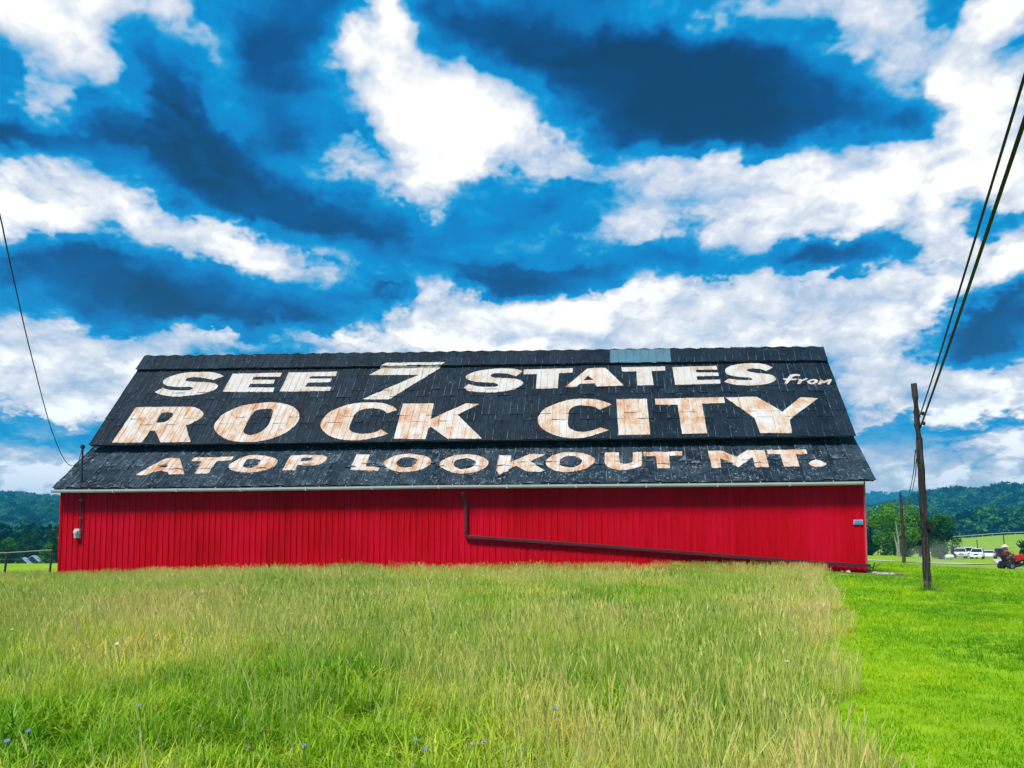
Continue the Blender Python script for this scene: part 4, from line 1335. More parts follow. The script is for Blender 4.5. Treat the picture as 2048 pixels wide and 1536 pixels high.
# mown lawn
lawn_protos = [blade_clump('lawn_%d' % k, 46, .14, .035, .085, .0042, .9, M['lawn'], 400 + k, segs=2) for k in range(5)]
lawn_col = proto_collection('lawn_protos', lawn_protos)
X = []; Y = []; S_ = []
for (y0, y1, den, s0) in ((3.5, 10, 75, 1.0), (10, 18, 46, 1.35), (18, 30, 26, 1.8), (30, 60, 7, 3.0)):
    w1 = 0.70 * y1 + 3
    n = int((y1 - y0) * w1 * den)
    X.append(rng.uniform(0, w1, n)); Y.append(rng.uniform(y0, y1, n)); S_.append(np.full(n, s0))
x = np.concatenate(X); y = np.concatenate(Y); s0 = np.concatenate(S_)
D = x * BN.x + y * BN.y; s = x * BT.x + y * BT.y
k = in_view(x, y, 2) & (x > field_edge(np.minimum(y, 28)) - .25) & ~((D > D_WALL - .1) & (s < sR + .15)) & ~((D > D_WALL - 1.25) & (s > sR - 1.9) & (s < sR + 1.3) & (D < D_WALL + .5) & (rng.random(len(x)) < .93)) & ~((rng.random(len(x)) < 1.1 * np.exp(-(((x - 33) / 8) ** 2 + ((y - 55) / 8) ** 2) ** 2)))
x, y, s0 = x[k], y[k], s0[k]
sc = rng.uniform(.7, 1.25, len(x)) * (1 + .12 * pnoise(x, y, .6, 5.5))
rots = np.stack([rng.normal(0, .1, len(x)), rng.normal(0, .1, len(x)), rng.uniform(0, 6.283, len(x))], 1)
hgt = sc * np.where(y > 30, 1.0, 1.0)
o = scatter('lawn_grass', np.stack([x, y, gh(x, y)], 1), rots, np.stack([sc * s0, sc * s0, hgt * np.sqrt(s0)], 1), rng.integers(0, 5, len(x)), lawn_col)
tag(o, 'short bright green mown lawn beside the tall meadow', 'grass', kind='stuff')

# ------------------------------------------------------------------ trees
def leaf_cloud(mb, centre, rx, ry, rz, n, size, r):
    c_ = Vector(centre)
    for _ in range(n):
        d = Vector((r.gauss(0, 1), r.gauss(0, 1), r.gauss(0, 1))).normalized()
        q = r.random() ** .30
        p = c_ + Vector((d.x * rx * q, d.y * ry * q, d.z * rz * q))
        nrm = (d + Vector((r.gauss(0, .6), r.gauss(0, .6), r.gauss(0, .6) + .25))).normalized()
        a = nrm.cross(Vector((r.gauss(0, 1), r.gauss(0, 1), r.gauss(0, 1)))).normalized(); b = nrm.cross(a)
        s = size * r.uniform(.55, 1.35)
        mb.quad(p - a * s, p - b * s * .5, p + a * s, p + b * s * .5)

def crown_mb(w, h, nl, leaves, size, seed, flat=1.0):
    r = random.Random(seed); mb = MB()
    for k in range(nl):
        a = r.uniform(0, 6.283); t = (k + .5) / nl
        z = h * (-.42 + .84 * t) + r.gauss(0, .05 * h)
        env = math.sqrt(max(.08, 1 - (2 * z / h) ** 2)) if h else 1
        q = w * .5 * env * r.uniform(.15, .78)
        lr = w * r.uniform(.16, .27)
        leaf_cloud(mb, (q * math.cos(a), q * math.sin(a), z), lr, lr, lr * r.uniform(.6, .95) * flat, leaves // nl, size, r)
    return mb

def tree(name, label, base, h, w, mat, seed, leaves=2600, size=.20, trunk=.30, group=None, crown_low=.16):
    root = empty(name, base)
    tag(root, label, 'tree', group)
    r = random.Random(seed)
    mb = MB()
    lean = Vector((r.uniform(-.05, .05) * h, r.uniform(-.05, .05) * h, 0))
    th = h * .75
    pth = [Vector((0, 0, -.3)), Vector((0, 0, th * .3)) + lean * .2, Vector((0, 0, th * .65)) + lean * .6, Vector((0, 0, th)) + lean]
    mb.tube(pth, [trunk, trunk * .75, trunk * .45, trunk * .12], 7)
    for k in range(7):
        t = r.uniform(.25, .8); p = Vector((0, 0, th * t)) + lean * t
        a = r.uniform(0, 6.283); ln = w * r.uniform(.25, .42)
        e = p + Vector((math.cos(a) * ln, math.sin(a) * ln, ln * r.uniform(.3, .9)))
        mb.tube([p, (p + e) / 2 + Vector((0, 0, .05 * ln)), e], [trunk * .35, trunk * .2, trunk * .05], 5)
    mb.build('trunk', M['bark'], root, local(root))
    ch = h * (1 - crown_low)
    cm = crown_mb(w, ch, 20, leaves, size, seed + 1)
    co = bpy.data.objects.new('crown', cm.mesh('crown', mat, fix=False))
    link(co, root, local(root, Matrix.Translation((lean.x * .6, lean.y * .6, h * crown_low + ch * .5))))
    return root

def gpt(px, d, dz=0.0):
    x = (px - 1024) / F * d
    return Vector((x, d, gz(x, d) + dz))
def hpx(p, py):
    """height that reaches photo row py from base point p"""
    return (HOR - py) / F * p.y + CAM.z - p.z
# right of the barn
for (nm, lab, px, d, top, wpx, mat, seed, lv, sz) in (
    ('broadleaf_tree', 'broad bright green tree beside the far utility pole', 1786, 118, 1013, 116, 'leaf_bright', 5, 7500, .20),
    ('broadleaf_tree', 'leafy green tree half hidden behind the near utility pole', 1880, 112, 1032, 70, 'leaf_bright', 9, 4600, .18),
    ('broadleaf_tree', 'dark green tree between the two bright green trees', 1838, 128, 1028, 66, 'leaf_dark', 13, 4200, .22),
    ('broadleaf_tree', 'dark tree showing just past the barn right corner', 1742, 135, 1024, 56, 'leaf_dark', 17, 2600, .2),
    ('broadleaf_tree', 'dark rounded tree cut by the right edge of the picture', 2052, 118, 1083, 48, 'leaf_dark', 23, 2200, .17),
):
    p = gpt(px, d)
    tree(nm, lab, p, hpx(p, top), wpx / F * d, M[mat], seed, lv, sz, .22, crown_low=.06)
for k, (px, d, top, wpx, mat, lab) in enumerate((
    (1770, 108, 1082, 56, 'leaf_soft', 'low green shrub at the foot of the broad bright tree'),
    (1812, 106, 1078, 46, 'leaf_soft', 'grey green shrub at the foot of the far utility pole'),
    (1876, 104, 1086, 40, 'leaf_soft', 'grey green shrub right of the near utility pole'),
    (1903, 112, 1094, 12, 'leaf_dark', 'small dark shrub left of the parked white cars'),
    (1742, 104, 1090, 34, 'leaf_dark', 'dark shrub beside the barn right corner'))):
    p = gpt(px, d)
    root = empty('shrub', p); tag(root, lab, 'shrub')
    h = hpx(p, top); w = wpx / F * d
    cm = crown_mb(w, h, 9, 900, .16, 60 + k)
    co = bpy.data.objects.new('foliage', cm.mesh('foliage', M[mat], fix=False)); link(co, root, local(root, Matrix.Translation((0, 0, h * .5))))
    st = MB()
    for q in range(5):
        a = q * 1.26; st.tube([(0, 0, -.1), (math.cos(a) * w * .15, math.sin(a) * w * .15, h * .45), (math.cos(a) * w * .3, math.sin(a) * w * .3, h * .8)], [.04, .03, .01], 5)
    st.build('stems', M['bark'], root, local(root))
for (px0, py0, px1, py1, d, lab) in ((1791, 1043, 1796, 1112, 100, 'thin pale dead trunk left of the far utility pole'), (1788, 1070, 1793, 1112, 99, 'short pale dead snag left of the far utility pole')):
    b = gpt(px1, d); t = at(px0, py0, d)
    mb = MB(); mb.tube([b - Vector((0, 0, .2)), (b + t) / 2 + Vector((.12, 0, 0)), t], [.13, .10, .05], 7)
    mb.tube([(b + t) / 2, (b + t) / 2 + Vector((.5, 0, .9))], [.05, .02], 5)
    o = mb.build('dead_trunk', M['palebark']); tag(o, lab, 'tree trunk')
# left of the barn
for (nm, lab, px, d, top, wpx, mat, seed, lv, sz) in (
    ('broadleaf_tree', 'bright green tree left of the pale roofed sheds', 22, 128, 1072, 46, 'leaf_bright', 31, 2600, .2),
    ('broadleaf_tree', 'tall dark tree just left of the barn corner', 112, 150, 1046, 48, 'leaf_dark', 37, 2800, .24),
    ('broadleaf_tree', 'dark tree behind the pale roofed sheds', 66, 168, 1066, 66, 'leaf_dark', 41, 2800, .26),
    ('broadleaf_tree', 'soft green small tree right of the pale roofed sheds', 98, 116, 1090, 34, 'leaf_bright', 43, 1800, .17),
    ('broadleaf_tree', 'dark tree cut by the left edge of the picture', -14, 150, 1068, 56, 'leaf_dark', 47, 2400, .24),
    ('broadleaf_tree', 'dull green tree above the shed roofs', 80, 178, 1086, 30, 'leaf_soft', 53, 1600, .2),
    ('broadleaf_tree', 'dark low tree behind the left fence post', 16, 118, 1098, 36, 'leaf_dark', 59, 1600, .17),
):
    p = gpt(px, d)
    tree(nm, lab, p, hpx(p, top), wpx / F * d, M[mat], seed, lv, sz, .22, crown_low=.05)

# woodland on the hills and in the valley: one mass
wood_protos = []
for k in range(5):
    mb = crown_mb(15.0, 12.0 + k * .9, 8, 420, 1.1, 500 + k)
    wood_protos.append(bpy.data.objects.new('crown_%d' % k, mb.mesh('crown_%d' % k, M['leaf_far'], fix=False)))
wood_col = proto_collection('wood_protos', wood_protos)
def on_hill(hvv, n, pxlo, pxhi, t0, t1):
    nr, na, _ = hvv.shape
    out = []
    J = rng.uniform(t0, t1, n) * (nr - 1); I = rng.uniform(0, na - 1.001, n)
    for j, i in zip(J, I):
        j0, i0 = int(j), int(i)
        if j0 >= nr - 1: continue
        p = hvv[j0, i0] * (1 - (j - j0)) * (1 - (i - i0)) + hvv[j0 + 1, i0] * (j - j0) * (1 - (i - i0)) + hvv[j0, i0 + 1] * (1 - (j - j0)) * (i - i0) + hvv[j0 + 1, i0 + 1] * (j - j0) * (i - i0)
        px = 1024 + F * p[0] / p[1]
        if any(lo < px < hi for lo, hi in zip(pxlo, pxhi)):
            out.append(p)
    return out
wp = on_hill(hv, 24000, (-150, 1690), (190, 2250), 0.02, .80)
wp2 = on_hill(hv2, 9000, (-150, 1690), (190, 2250), 0.3, .80)
wp3 = []
for _ in range(900):      # tree line at the foot of the hill
    px = random.choice((random.uniform(-150, 180), random.uniform(1700, 2250)))
    d = random.uniform(430, 520) if px > 1000 else random.uniform(220, 480)
    x = (px - 1024) / F * d
    wp3.append((x, d, gz(x, d)))
allp = np.array(wp + wp2 + wp3)
scl = np.concatenate([rng.uniform(.75, 1.35, len(wp)), rng.uniform(1.6, 2.4, len(wp2)), rng.uniform(.8, 1.35, len(wp3))])
allp[:, 2] += 3.2 * scl
rots = np.stack([rng.normal(0, .1, len(allp)), rng.normal(0, .1, len(allp)), rng.uniform(0, 6.28, len(allp))], 1)
o = scatter('woodland', allp, rots, np.stack([scl, scl, scl * rng.uniform(.8, 1.2, len(scl))], 1), rng.integers(0, 5, len(allp)), wood_col)
tag(o, 'dense green woodland covering the hills behind the barn', 'woodland', kind='stuff')

# ------------------------------------------------------------------ gravel road and bare soil at the barn corner
def strip(name, pts, mat, z=.03, kind='structure'):
    v = []; f = []
    for (a, b) in pts:
        for t in np.linspace(0, 1, 5):
            x = a[0] + (b[0] - a[0]) * t; y = a[1] + (b[1] - a[1]) * t
            v.append((x, y, gz(x, y) + z))
    for i in range(len(pts) - 1):
        for k in range(4):
            f.append((i * 5 + k, i * 5 + k + 1, i * 5 + k + 6, i * 5 + k + 5))
    me = bpy.data.meshes.new(name); me.from_pydata(v, [], f); me.materials.append(mat)
    o = bpy.data.objects.new(name, me); link(o); tag(o, kind=kind); return o
rp = []
for k in range(60):
    x = 18 + k * 1.6
    yc = 66.5 + 1.5 * math.sin(k * .12)
    rp.append(((x, yc - 1.5 + .25 * math.sin(k * 1.9)), (x, yc + 1.5 + .25 * math.sin(k * 1.3))))
strip('gravel_road', rp, M['gravel'], .06)
rp = []
for k in range(30):
    y = 69 + k * 2.0; xc = 44.6 + k * 1.25
    rp.append(((xc - .8, y), (xc + .8, y)))
strip('gravel_drive', rp, M['gravel'], .07)
rp = []
for k in range(26):
    s = sR - 1.6 + k * .12
    q = math.sin(k / 25 * math.pi) ** .6
    a = bpt(s, D_WALL - .02 - .95 * q * (1 + .25 * math.sin(k * 2.3)), 0); b = bpt(s, D_WALL + (.0 if s < sR else .35 * q), 0)
    rp.append(((a.x, a.y), (b.x, b.y)))
strip('bare_soil', rp, M['brick_soil'], .02)
def rock(sx, sy, sz, seed):
    bm = bmesh.new(); bmesh.ops.create_icosphere(bm, subdivisions=2, radius=1)
    for v in bm.verts:
        n_ = mnoise.noise(v.co * 1.4 + Vector((seed, 0, 0)))
        v.co *= 1 + .35 * n_
        v.co.x *= sx; v.co.y *= sy; v.co.z = max(v.co.z, -.5) * sz
    me = bpy.data.meshes.new('stone'); bm.to_mesh(me); bm.free(); me.materials.append(M['stone'])
    return me
for k, (px, D, sx, sy, sz, lab) in enumerate(((1697, D_WALL - .45, .09, .08, .08, 'small pale stone on the bare soil below the red wall'), (1752, D_WALL - .35, .28, .16, .07, 'flat pale stone at the foot of the pipe stand'),
                                   (1768, D_WALL - .30, .22, .15, .06, 'flat pale stone right of the pipe stand'), (1783, D_WALL - .15, .15, .12, .06, 'rightmost flat stone off the barn corner'))):
    d = ray(px, 1150); p = CAM + d * (D / d.dot(BN))
    o = bpy.data.objects.new('stone', rock(sx, sy, sz, k * 3.1)); link(o, None, Matrix.Translation((p.x, p.y, gz(p.x, p.y) + .03)) @ Matrix.Rotation(k, 4, 'Z'))
    tag(o, lab, 'stone', 'stones at the barn corner')
pk = onplane(1775, 1150, D_WALL + .1); pz = gz(pk.x, pk.y)
o = MB().box((0, 0, 0), (1.0, .14, .035)).build('plank', M['plank'], None, Matrix.Translation((pk.x, pk.y, pz + .05)) @ Matrix.Rotation(R(-14), 4, 'Z') @ Matrix.Rotation(R(4), 4, 'Y'), bevel=.005)
tag(o, 'weathered plank lying on the soil off the barn corner', 'plank')

# ------------------------------------------------------------------ utility poles and cables
PD = 21.6
def pole(px_path, d, radii, label, group=None):
    pts = [at(px, py, d) for px, py in px_path]
    b = pts[0].copy(); b.z = gz(b.x, b.y) - .3
    root = empty('utility_pole', (pts[0].x, pts[0].y, gz(pts[0].x, pts[0].y)))
    tag(root, label, 'utility pole', 'utility poles beside the barn')
    mb = MB()
    path = [b]; rr = [radii[0]]
    for i in range(len(pts) - 1):
        for k in range(4):
            t = k / 4
            q = pts[i].lerp(pts[i + 1], t); path.append(q + Vector((.012 * math.sin(i * 5 + k * 2.1), 0, 0)))
            rr.append(radii[i] + (radii[i + 1] - radii[i]) * t)
    path.append(pts[-1]); rr.append(radii[-1])
    mb.tube(path, rr, 12)
    mb.build('shaft', M['pole'], root, smooth=True)
    return root, pts
p1, pp = pole([(1855, 1180), (1852, 1100), (1846, 1000), (1838, 880), (1827.5, 767)], PD, [.105, .10, .095, .088, .078], 'thick leaning utility pole standing on the mown lawn')
for (px, py, s) in ((1852, 1052, (.17, .14, .20)), (1855, 1062, (.10, .16, .12))):
    MB().box((0, 0, 0), s).build('junction_box', M['black'], p1, Matrix.Translation(at(px, py, PD) + Vector((.06, -.06, 0))) @ Matrix.Rotation(.2, 4, 'Z'), bevel=.015)
for (px, py) in ((1836, 833), (1838, 853)):
    h_ = MB(); c0 = at(px, py, PD)
    h_.tube([c0, c0 + Vector((.09, -.03, .02)), c0 + Vector((.12, -.04, .07))], .014, 6)
    h_.build('cable_hook', M['steel'], p1)
    MB().lathe([(.03, -.05), (.045, -.02), (.045, .02), (.03, .05)], 10, tuple(c0 + Vector((.12, -.04, .08)))).build('insulator', M['black'], p1, smooth=True)
p2, _ = pole([(1808, 1125), (1806, 1060), (1803, 1020), (1800.5, 985)], 60, [.13, .12, .11, .10], 'distant slim utility pole behind the leaning one')
MB().box((0, 0, 0), (.30, .12, .05)).build('bracket', M['steel'], p2, Matrix.Translation(at(1806, 1016, 59.9)))
def cable(pts, r, label, twist=False):
    P_ = []
    n = len(pts)
    V_ = [at(*p) if not isinstance(p, Vector) else p for p in pts]
    for i in range(n - 1):
        a, b = V_[i], V_[i + 1]; pa = V_[i - 1] if i else a - (b - a); nb = V_[i + 2] if i + 2 < n else b + (b - a)
        for k in range(10):
            t = k / 10
            P_.append(.5 * ((2 * a) + (b - pa) * t + (2 * pa - 5 * a + 4 * b - nb) * t * t + (3 * a - pa - 3 * b + nb) * t ** 3))
    P_.append(V_[-1])
    mb = MB(); mb.tube(P_, r, 6)
    if twist:
        Q = [p + Vector((.8, 0, -.5)) * r * 1.3 for i, p in enumerate(P_)]
        mb.tube(Q, r * .7, 5)
    o = mb.build('overhead_cable', M['wire'], smooth=True)
    return tag(o, label, 'cable', 'overhead cables')
cable([(1838, 836, PD), (1870, 738, 16.5), (1905, 624, 13.2), (1950, 476, 10.4), (2000, 311, 8.6), (2048, 152, 7.4), (2150, -186, 5.8), (2500, -1345, 3.2)], .012, 'upper overhead cable from the leaning pole to top right', True)
cable([(1840, 856, PD), (1870, 770, 16.5), (1905, 668, 13.2), (1950, 533, 10.4), (2000, 383, 8.6), (2048, 239, 7.4), (2150, -67, 5.8), (2500, -1117, 3.2)], .017, 'lower thicker overhead cable from the leaning pole to top right', True)
cable([(1831, 900, PD), (1826, 950, 32), (1815, 1000, 46), (1807, 1018, 59.8)], .016, 'left one of the cables between the two poles')
cable([(1833, 918, PD), (1829, 960, 32), (1818, 1006, 46), (1808, 1022, 59.8)], .016, 'right one of the cables between the two poles')
cable([mt + Vector((0, -.02, .05)), (158, 920, 28.6), (147, 932, 27.6), (128, 918, 26.2), (100, 850, 24), (60, 700, 19), (30, 570, 15.5), (10, 478, 13.4), (0, 432, 12.6), (-60, 200, 9.5), (-300, -800, 4.5)], .013, 'thin drooping service cable reaching the barn mast', False)

# ------------------------------------------------------------------ parked vehicles
def vehicle(name, label, px, d, yaw, kind, paint, scale=1.0):
    p = gpt(px, d)
    m0 = Matrix.Translation(p) @ Matrix.Rotation(yaw, 4, 'Z') @ Matrix.Scale(scale, 4)
    root = empty(name, p, world=m0)
    tag(root, label, 'pickup' if 'pickup' in name else 'car', 'vehicles parked beyond the lawn')
    mat = M[paint]
    # side profile (x forward, z up), front at +x
    P_ = {
        'pickup': dict(body=[(-2.7, .55), (-2.7, 1.05), (-.75, 1.08), (-.75, 1.02), (1.0, 1.08), (1.25, 1.10), (2.55, 1.00), (2.70, .85), (2.72, .45), (-2.6, .45)],
                       cab=[(-.75, 1.05), (-.62, 1.80), (.45, 1.84), (1.15, 1.09)], w=1.95, wheels=(-1.75, 1.75), r=.40),
        'sedan': dict(body=[(-2.25, .40), (-2.28, .80), (-2.15, .95), (-1.4, 1.0), (1.0, .98), (2.1, .82), (2.28, .65), (2.28, .35), (-2.2, .32)],
                      cab=[(-1.65, .98), (-.95, 1.42), (.25, 1.45), (1.1, .98)], w=1.76, wheels=(-1.35, 1.4), r=.32),
        'suv': dict(body=[(-2.3, .45), (-2.33, 1.05), (1.0, 1.1), (2.1, 1.0), (2.32, .82), (2.32, .42), (-2.25, .38)],
                    cab=[(-2.25, 1.06), (-2.05, 1.75), (.35, 1.78), (1.05, 1.08)], w=1.86, wheels=(-1.4, 1.45), r=.37)}[kind]
    w = P_['w']
    bd = MB().prism(P_['body'], 'y', -w / 2, w / 2).build('body', mat, root, m0, bevel=.07)
    cb = MB(); cabp = P_['cab']; n = len(cabp); b = len(cb.v)
    for sgn, in ((-1,), (1,)):
        for (x, z) in cabp:
            ww = w / 2 - (.04 if z < 1.2 else .17)
            cb.v.append((x, sgn * ww, z))
    cb.f += [tuple(range(n))[::-1], tuple(range(n, 2 * n))] + [(i, (i + 1) % n, n + (i + 1) % n, n + i) for i in range(n)]
    cab = cb.build('cabin', mat, root, m0, bevel=.04)
    # glazing a little proud of the cabin skin
    (x0, z0), (x1, z1), (x2, z2), (x3, z3) = cabp
    def pane(name, a, b, front):
        g_ = MB(); ax, az_ = a; bx, bz = b
        l = lambda t: (ax + (bx - ax) * t, az_ + (bz - az_) * t)
        (lx, lz), (hx, hz_) = l(.10), l(.88); o = .03 if front else -.03
        wl, wh = w / 2 - .13, w / 2 - .24
        g_.quad((lx + o, -wl, lz + .02), (lx + o, wl, lz + .02), (hx + o, wh, hz_ + .02), (hx + o, -wh, hz_ + .02))
        g_.quad((lx, -wl, lz), (hx, -wh, hz_), (hx, wh, hz_), (lx, wl, lz))
        g_.build(name, M['glass'], cab, m0)
    pane('windscreen', (x3, z3), (x2, z2), True); pane('rear_window', (x0, z0), (x1, z1), False)
    for sgn in (-1, 1):
        for (t0, t1) in ((.10, .47), (.53, .90)):
            g_ = MB()
            def pt(t, up):
                xa = x0 + (x3 - x0) * t; xb = x1 + (x2 - x1) * t
                zz = .15 + .70 * up; zb = z0 + (z1 - z0) * zz
                return (xa + (xb - xa) * zz, sgn * (w / 2 - .04 - .13 * zz + .012), zb)
            g_.quad(pt(t0, 0), pt(t1, 0), pt(t1, 1), pt(t0, 1)); g_.build('side_window', M['glass'], cab, m0)
    for x in P_['wheels']:
        for sgn in (-1, 1):
            r_ = P_['r']
            wm = m0 @ Matrix.Translation((x, sgn * (w / 2 - .10), r_))
            wh = MB().lathe([(r_ * .72, -.11), (r_ * .97, -.10), (r_, -.04), (r_, .04), (r_ * .97, .10), (r_ * .72, .11)], 18, axis='y').build('wheel', M['black'], root, wm, smooth=True)
            MB().lathe([(r_ * .25, -.122), (r_ * .62, -.118), (r_ * .62, .118), (r_ * .25, .122)], 12, axis='y').build('rim', M['steel'], wh, wm)
    fx = max(q[0] for q in P_['body']); rx = min(q[0] for q in P_['body'])
    zl = .82 if kind != 'sedan' else .68
    for sgn in (-1, 1):
        MB().box((fx - .02, sgn * (w / 2 - .28), zl), (.09, .36, .17)).build('headlight', M['lamp'], root, m0, bevel=.02)
        MB().box((rx + .0, sgn * (w / 2 - .2), zl + .08), (.08, .2, .26)).build('tail_light', M['redlens'], root, m0, bevel=.02)
    MB().box((fx - .01, 0, zl - .02), (.08, w - 1.2, .2)).build('grille', M['black'], root, m0)
    MB().box((fx + .01, 0, .45), (.16, w - .05, .2)).build('front_bumper', M['steel'] if kind == 'pickup' else mat, root, m0, bevel=.03)
    MB().box((rx - .01, 0, .5), (.16, w - .05, .2)).build('rear_bumper', M['steel'] if kind == 'pickup' else mat, root, m0, bevel=.03)
    if kind == 'pickup':
        MB().box((-1.72, 0, 1.075), (1.7, w - .3, .02)).build('load_bed', M['black'], root, m0)
    for sgn in (-1, 1):
        MB().box((.95, sgn * (w / 2 + .06), 1.15 if kind != 'sedan' else 1.0), (.08, .18, .13)).build('mirror', M['black'], root, m0, bevel=.02)
    return root
Rz = lambda deg: R(deg)
vehicle('pickup_truck', 'white pickup at the left end of the parked vehicles', 1917, 136, R(-116), 'pickup', 'white')
vehicle('pickup_truck', 'tall white pickup second from the left of the parked vehicles', 1938, 140, R(-121), 'pickup', 'white', 1.12)
vehicle('parked_car', 'white car with dark lower front, parked before the tall white pickup', 1951.5, 127, R(-126), 'suv', 'white', .98)
vehicle('parked_car', 'white saloon seen from behind, parked right of the pickups', 1974.5, 130, R(59), 'sedan', 'white', 1.0)
vehicle('parked_car', 'dark van like car beside the man on the mower', 1999, 124, R(62), 'suv', 'darkcar', 1.0)
p = gpt(1896, 98)
tk = empty('storage_tank', p); tag(tk, 'small white storage tank lying left of the parked vehicles', 'tank')
MB().lathe([(.05, -.55), (.22, -.50), (.30, -.38), (.30, .38), (.22, .50), (.05, .55)], 16, (0, 0, .36), 'x').build('vessel', M['tank'], tk, local(tk), smooth=True)
for sx in (-.3, .3):
    MB().box((sx, 0, .05), (.08, .4, .16)).build('foot', M['stone'], tk, local(tk))

# ------------------------------------------------------------------ man on a red riding mower
mp0 = gpt(2017, 53)
mm = Matrix.Translation(mp0 + Vector((0, 0, .02))) @ Matrix.Rotation(R(8), 4, 'Z') @ Matrix.Rotation(R(-14), 4, 'Y')
mw = empty('riding_mower', mp0, world=mm)
tag(mw, 'red riding mower carrying a man in a pale hat', 'mower')
MB().prism([(.42, .42), (.45, .80), (.62, .86), (1.05, .78), (1.22, .66), (1.24, .40)], 'y', -.25, .25).build('hood', M['mower'], mw, mm, bevel=.04)
MB().box((1.25, 0, .53), (.03, .36, .2)).build('grille', M['black'], mw, mm)
for sy in (-.14, .14):
    MB().lathe([(.02, 0), (.05, .0), (.05, .03), (.02, .04)], 10, (1.22, sy, .68), 'x').build('headlight', M['lamp'], mw, mm)
MB().box((.25, 0, .38), (1.5, .5, .12)).build('chassis', M['black'], mw, mm, bevel=.03)
MB().prism([(-.46, .44), (-.46, .58), (-.3, .64), (.0, .58), (.05, .44)], 'y', -.46, .46).build('rear_fender', M['black'], mw, mm, bevel=.04)
MB().box((.35, 0, .17), (.85, 1.08, .16)).build('cutting_deck', M['black'], mw, mm, bevel=.05)
se = MB(); se.box((-.12, 0, .68), (.42, .46, .10)); seat = se.build('seat', M['black'], mw, mm, bevel=.03)
MB().box((-.34, 0, .90), (.10, .44, .40), Matrix.Rotation(R(-10), 3, 'Y')).build('backrest', M['black'], seat, mm, bevel=.04)
MB().tube([(.52, 0, .7), (.40, 0, .98)], .025, 8).build('steering_column', M['black'], mw, mm)
rg = MB(); rg.tube([(.39 + .17 * math.cos(a) * .5, .17 * math.sin(a), .985 + .17 * math.cos(a) * .8) for a in np.linspace(0, 6.283, 17)], .014, 6)
rg.build('steering_wheel', M['black'], mw, mm)
for (x, sy, r_, ww) in ((-.28, -.42, .27, .24), (-.28, .42, .27, .24), (.95, -.38, .2, .17), (.95, .38, .2, .17)):
    wmm = mm @ Matrix.Translation((x, sy, r_))
    wh = MB().lathe([(r_ * .5, -ww / 2), (r_ * .92, -ww / 2), (r_, -ww / 3), (r_, ww / 3), (r_ * .92, ww / 2), (r_ * .5, ww / 2)], 18, axis='y').build('wheel', M['black'], mw, wmm, smooth=True)
    MB().lathe([(.03, -ww / 2 - .01), (r_ * .5, -ww / 2 - .005), (r_ * .5, ww / 2 + .005), (.03, ww / 2 + .01)], 12, axis='y').build('hub', M['steel'], wh, wmm)

def skinned(name, verts, edges, mat, parent, world, root_idx=0, sub=2):
    me = bpy.data.meshes.new(name)
    me.from_pydata([v[:3] for v in verts], edges, [])
    o = bpy.data.objects.new(name, me); link(o, parent, world)
    sk = o.modifiers.new('skin', 'SKIN'); sk.use_smooth_shade = True
    if not me.skin_vertices:
        bm = bmesh.new(); bm.from_mesh(me); bm.verts.layers.skin.verify(); bm.to_mesh(me); bm.free()
    for i, v in enumerate(verts):
        r_ = v[3] if len(v) > 3 else .05
        r2 = v[4] if len(v) > 4 else r_
        me.skin_vertices[0].data[i].radius = (r_, r2)
        me.skin_vertices[0].data[i].use_root = (i == root_idx)
    sb = o.modifiers.new('sub', 'SUBSURF'); sb.levels = sub; sb.render_levels = sub
    me.materials.append(mat)
    return o
man = empty('person', mp0, world=mm @ Matrix.Translation((-.12, 0, 0)))
pm_ = WM[man]
tag(man, 'person in maroon shirt and pale wide hat sitting on the red mower', 'person')
BVv = [(0, 0, .80, .13, .15), (.0, 0, .98, .12, .15), (.04, 0, 1.16, .13, .16), (.07, 0, 1.30, .08, .10), (.09, 0, 1.38, .055), (.11, 0, 1.47, .085, .08), (.13, 0, 1.56, .09, .085), (.12, 0, 1.64, .06)]
BE = [(i, i + 1) for i in range(7)]
def addv(*v):
    BVv.append(v); return len(BVv) - 1
nose = addv(.225, 0, 1.515, .018); BE.append((6, nose))
for sy in (-1, 1):
    ear = addv(.11, sy * .095, 1.52, .02); BE.append((5, ear))
    sh = addv(.06, sy * .19, 1.27, .065); elb = addv(.18, sy * .27, 1.03, .048); wr = addv(.40, sy * .19, .99, .032); pal = addv(.46, sy * .17, 1.0, .034, .022)
    BE += [(3, sh), (sh, elb), (elb, wr), (wr, pal)]
    for q, ln in enumerate((.055, .065, .07, .06)):
        a = addv(.49, sy * (.135 + .022 * q), 1.005, .010); b_ = addv(.49 + ln * .5, sy * (.135 + .022 * q), .985, .009); c_ = addv(.49 + ln * .35, sy * (.135 + .022 * q), .955, .008)
        BE += [(pal, a), (a, b_), (b_, c_)]
    t1 = addv(.44, sy * .125, 1.02, .011); t2 = addv(.48, sy * .105, 1.01, .009); BE += [(wr, t1), (t1, t2)]
    hp = addv(.03, sy * .10, .76, .095); kn = addv(.42, sy * .17, .80, .065); an = addv(.50, sy * .20, .42, .042); toe = addv(.66, sy * .22, .36, .035, .028)
    BE += [(0, hp), (hp, kn), (kn, an), (an, toe)]
skinned('body', BVv, BE, M['skin'], man, pm_, 0, 1)
sv = [(0, 0, .84, .20, .21), (0, 0, .98, .20, .215), (.04, 0, 1.16, .195, .22), (.07, 0, 1.29, .13, .14)]
sedg = [(0, 1), (1, 2), (2, 3)]
for sy in (-1, 1):
    i = len(sv); sv += [(.06, sy * .19, 1.27, .085), (.18, sy * .27, 1.03, .066), (.36, sy * .20, .99, .05)]
    sedg += [(3, i), (i, i + 1), (i + 1, i + 2)]
skinned('shirt', sv, sedg, M['shirt'], man, pm_, 0, 1)
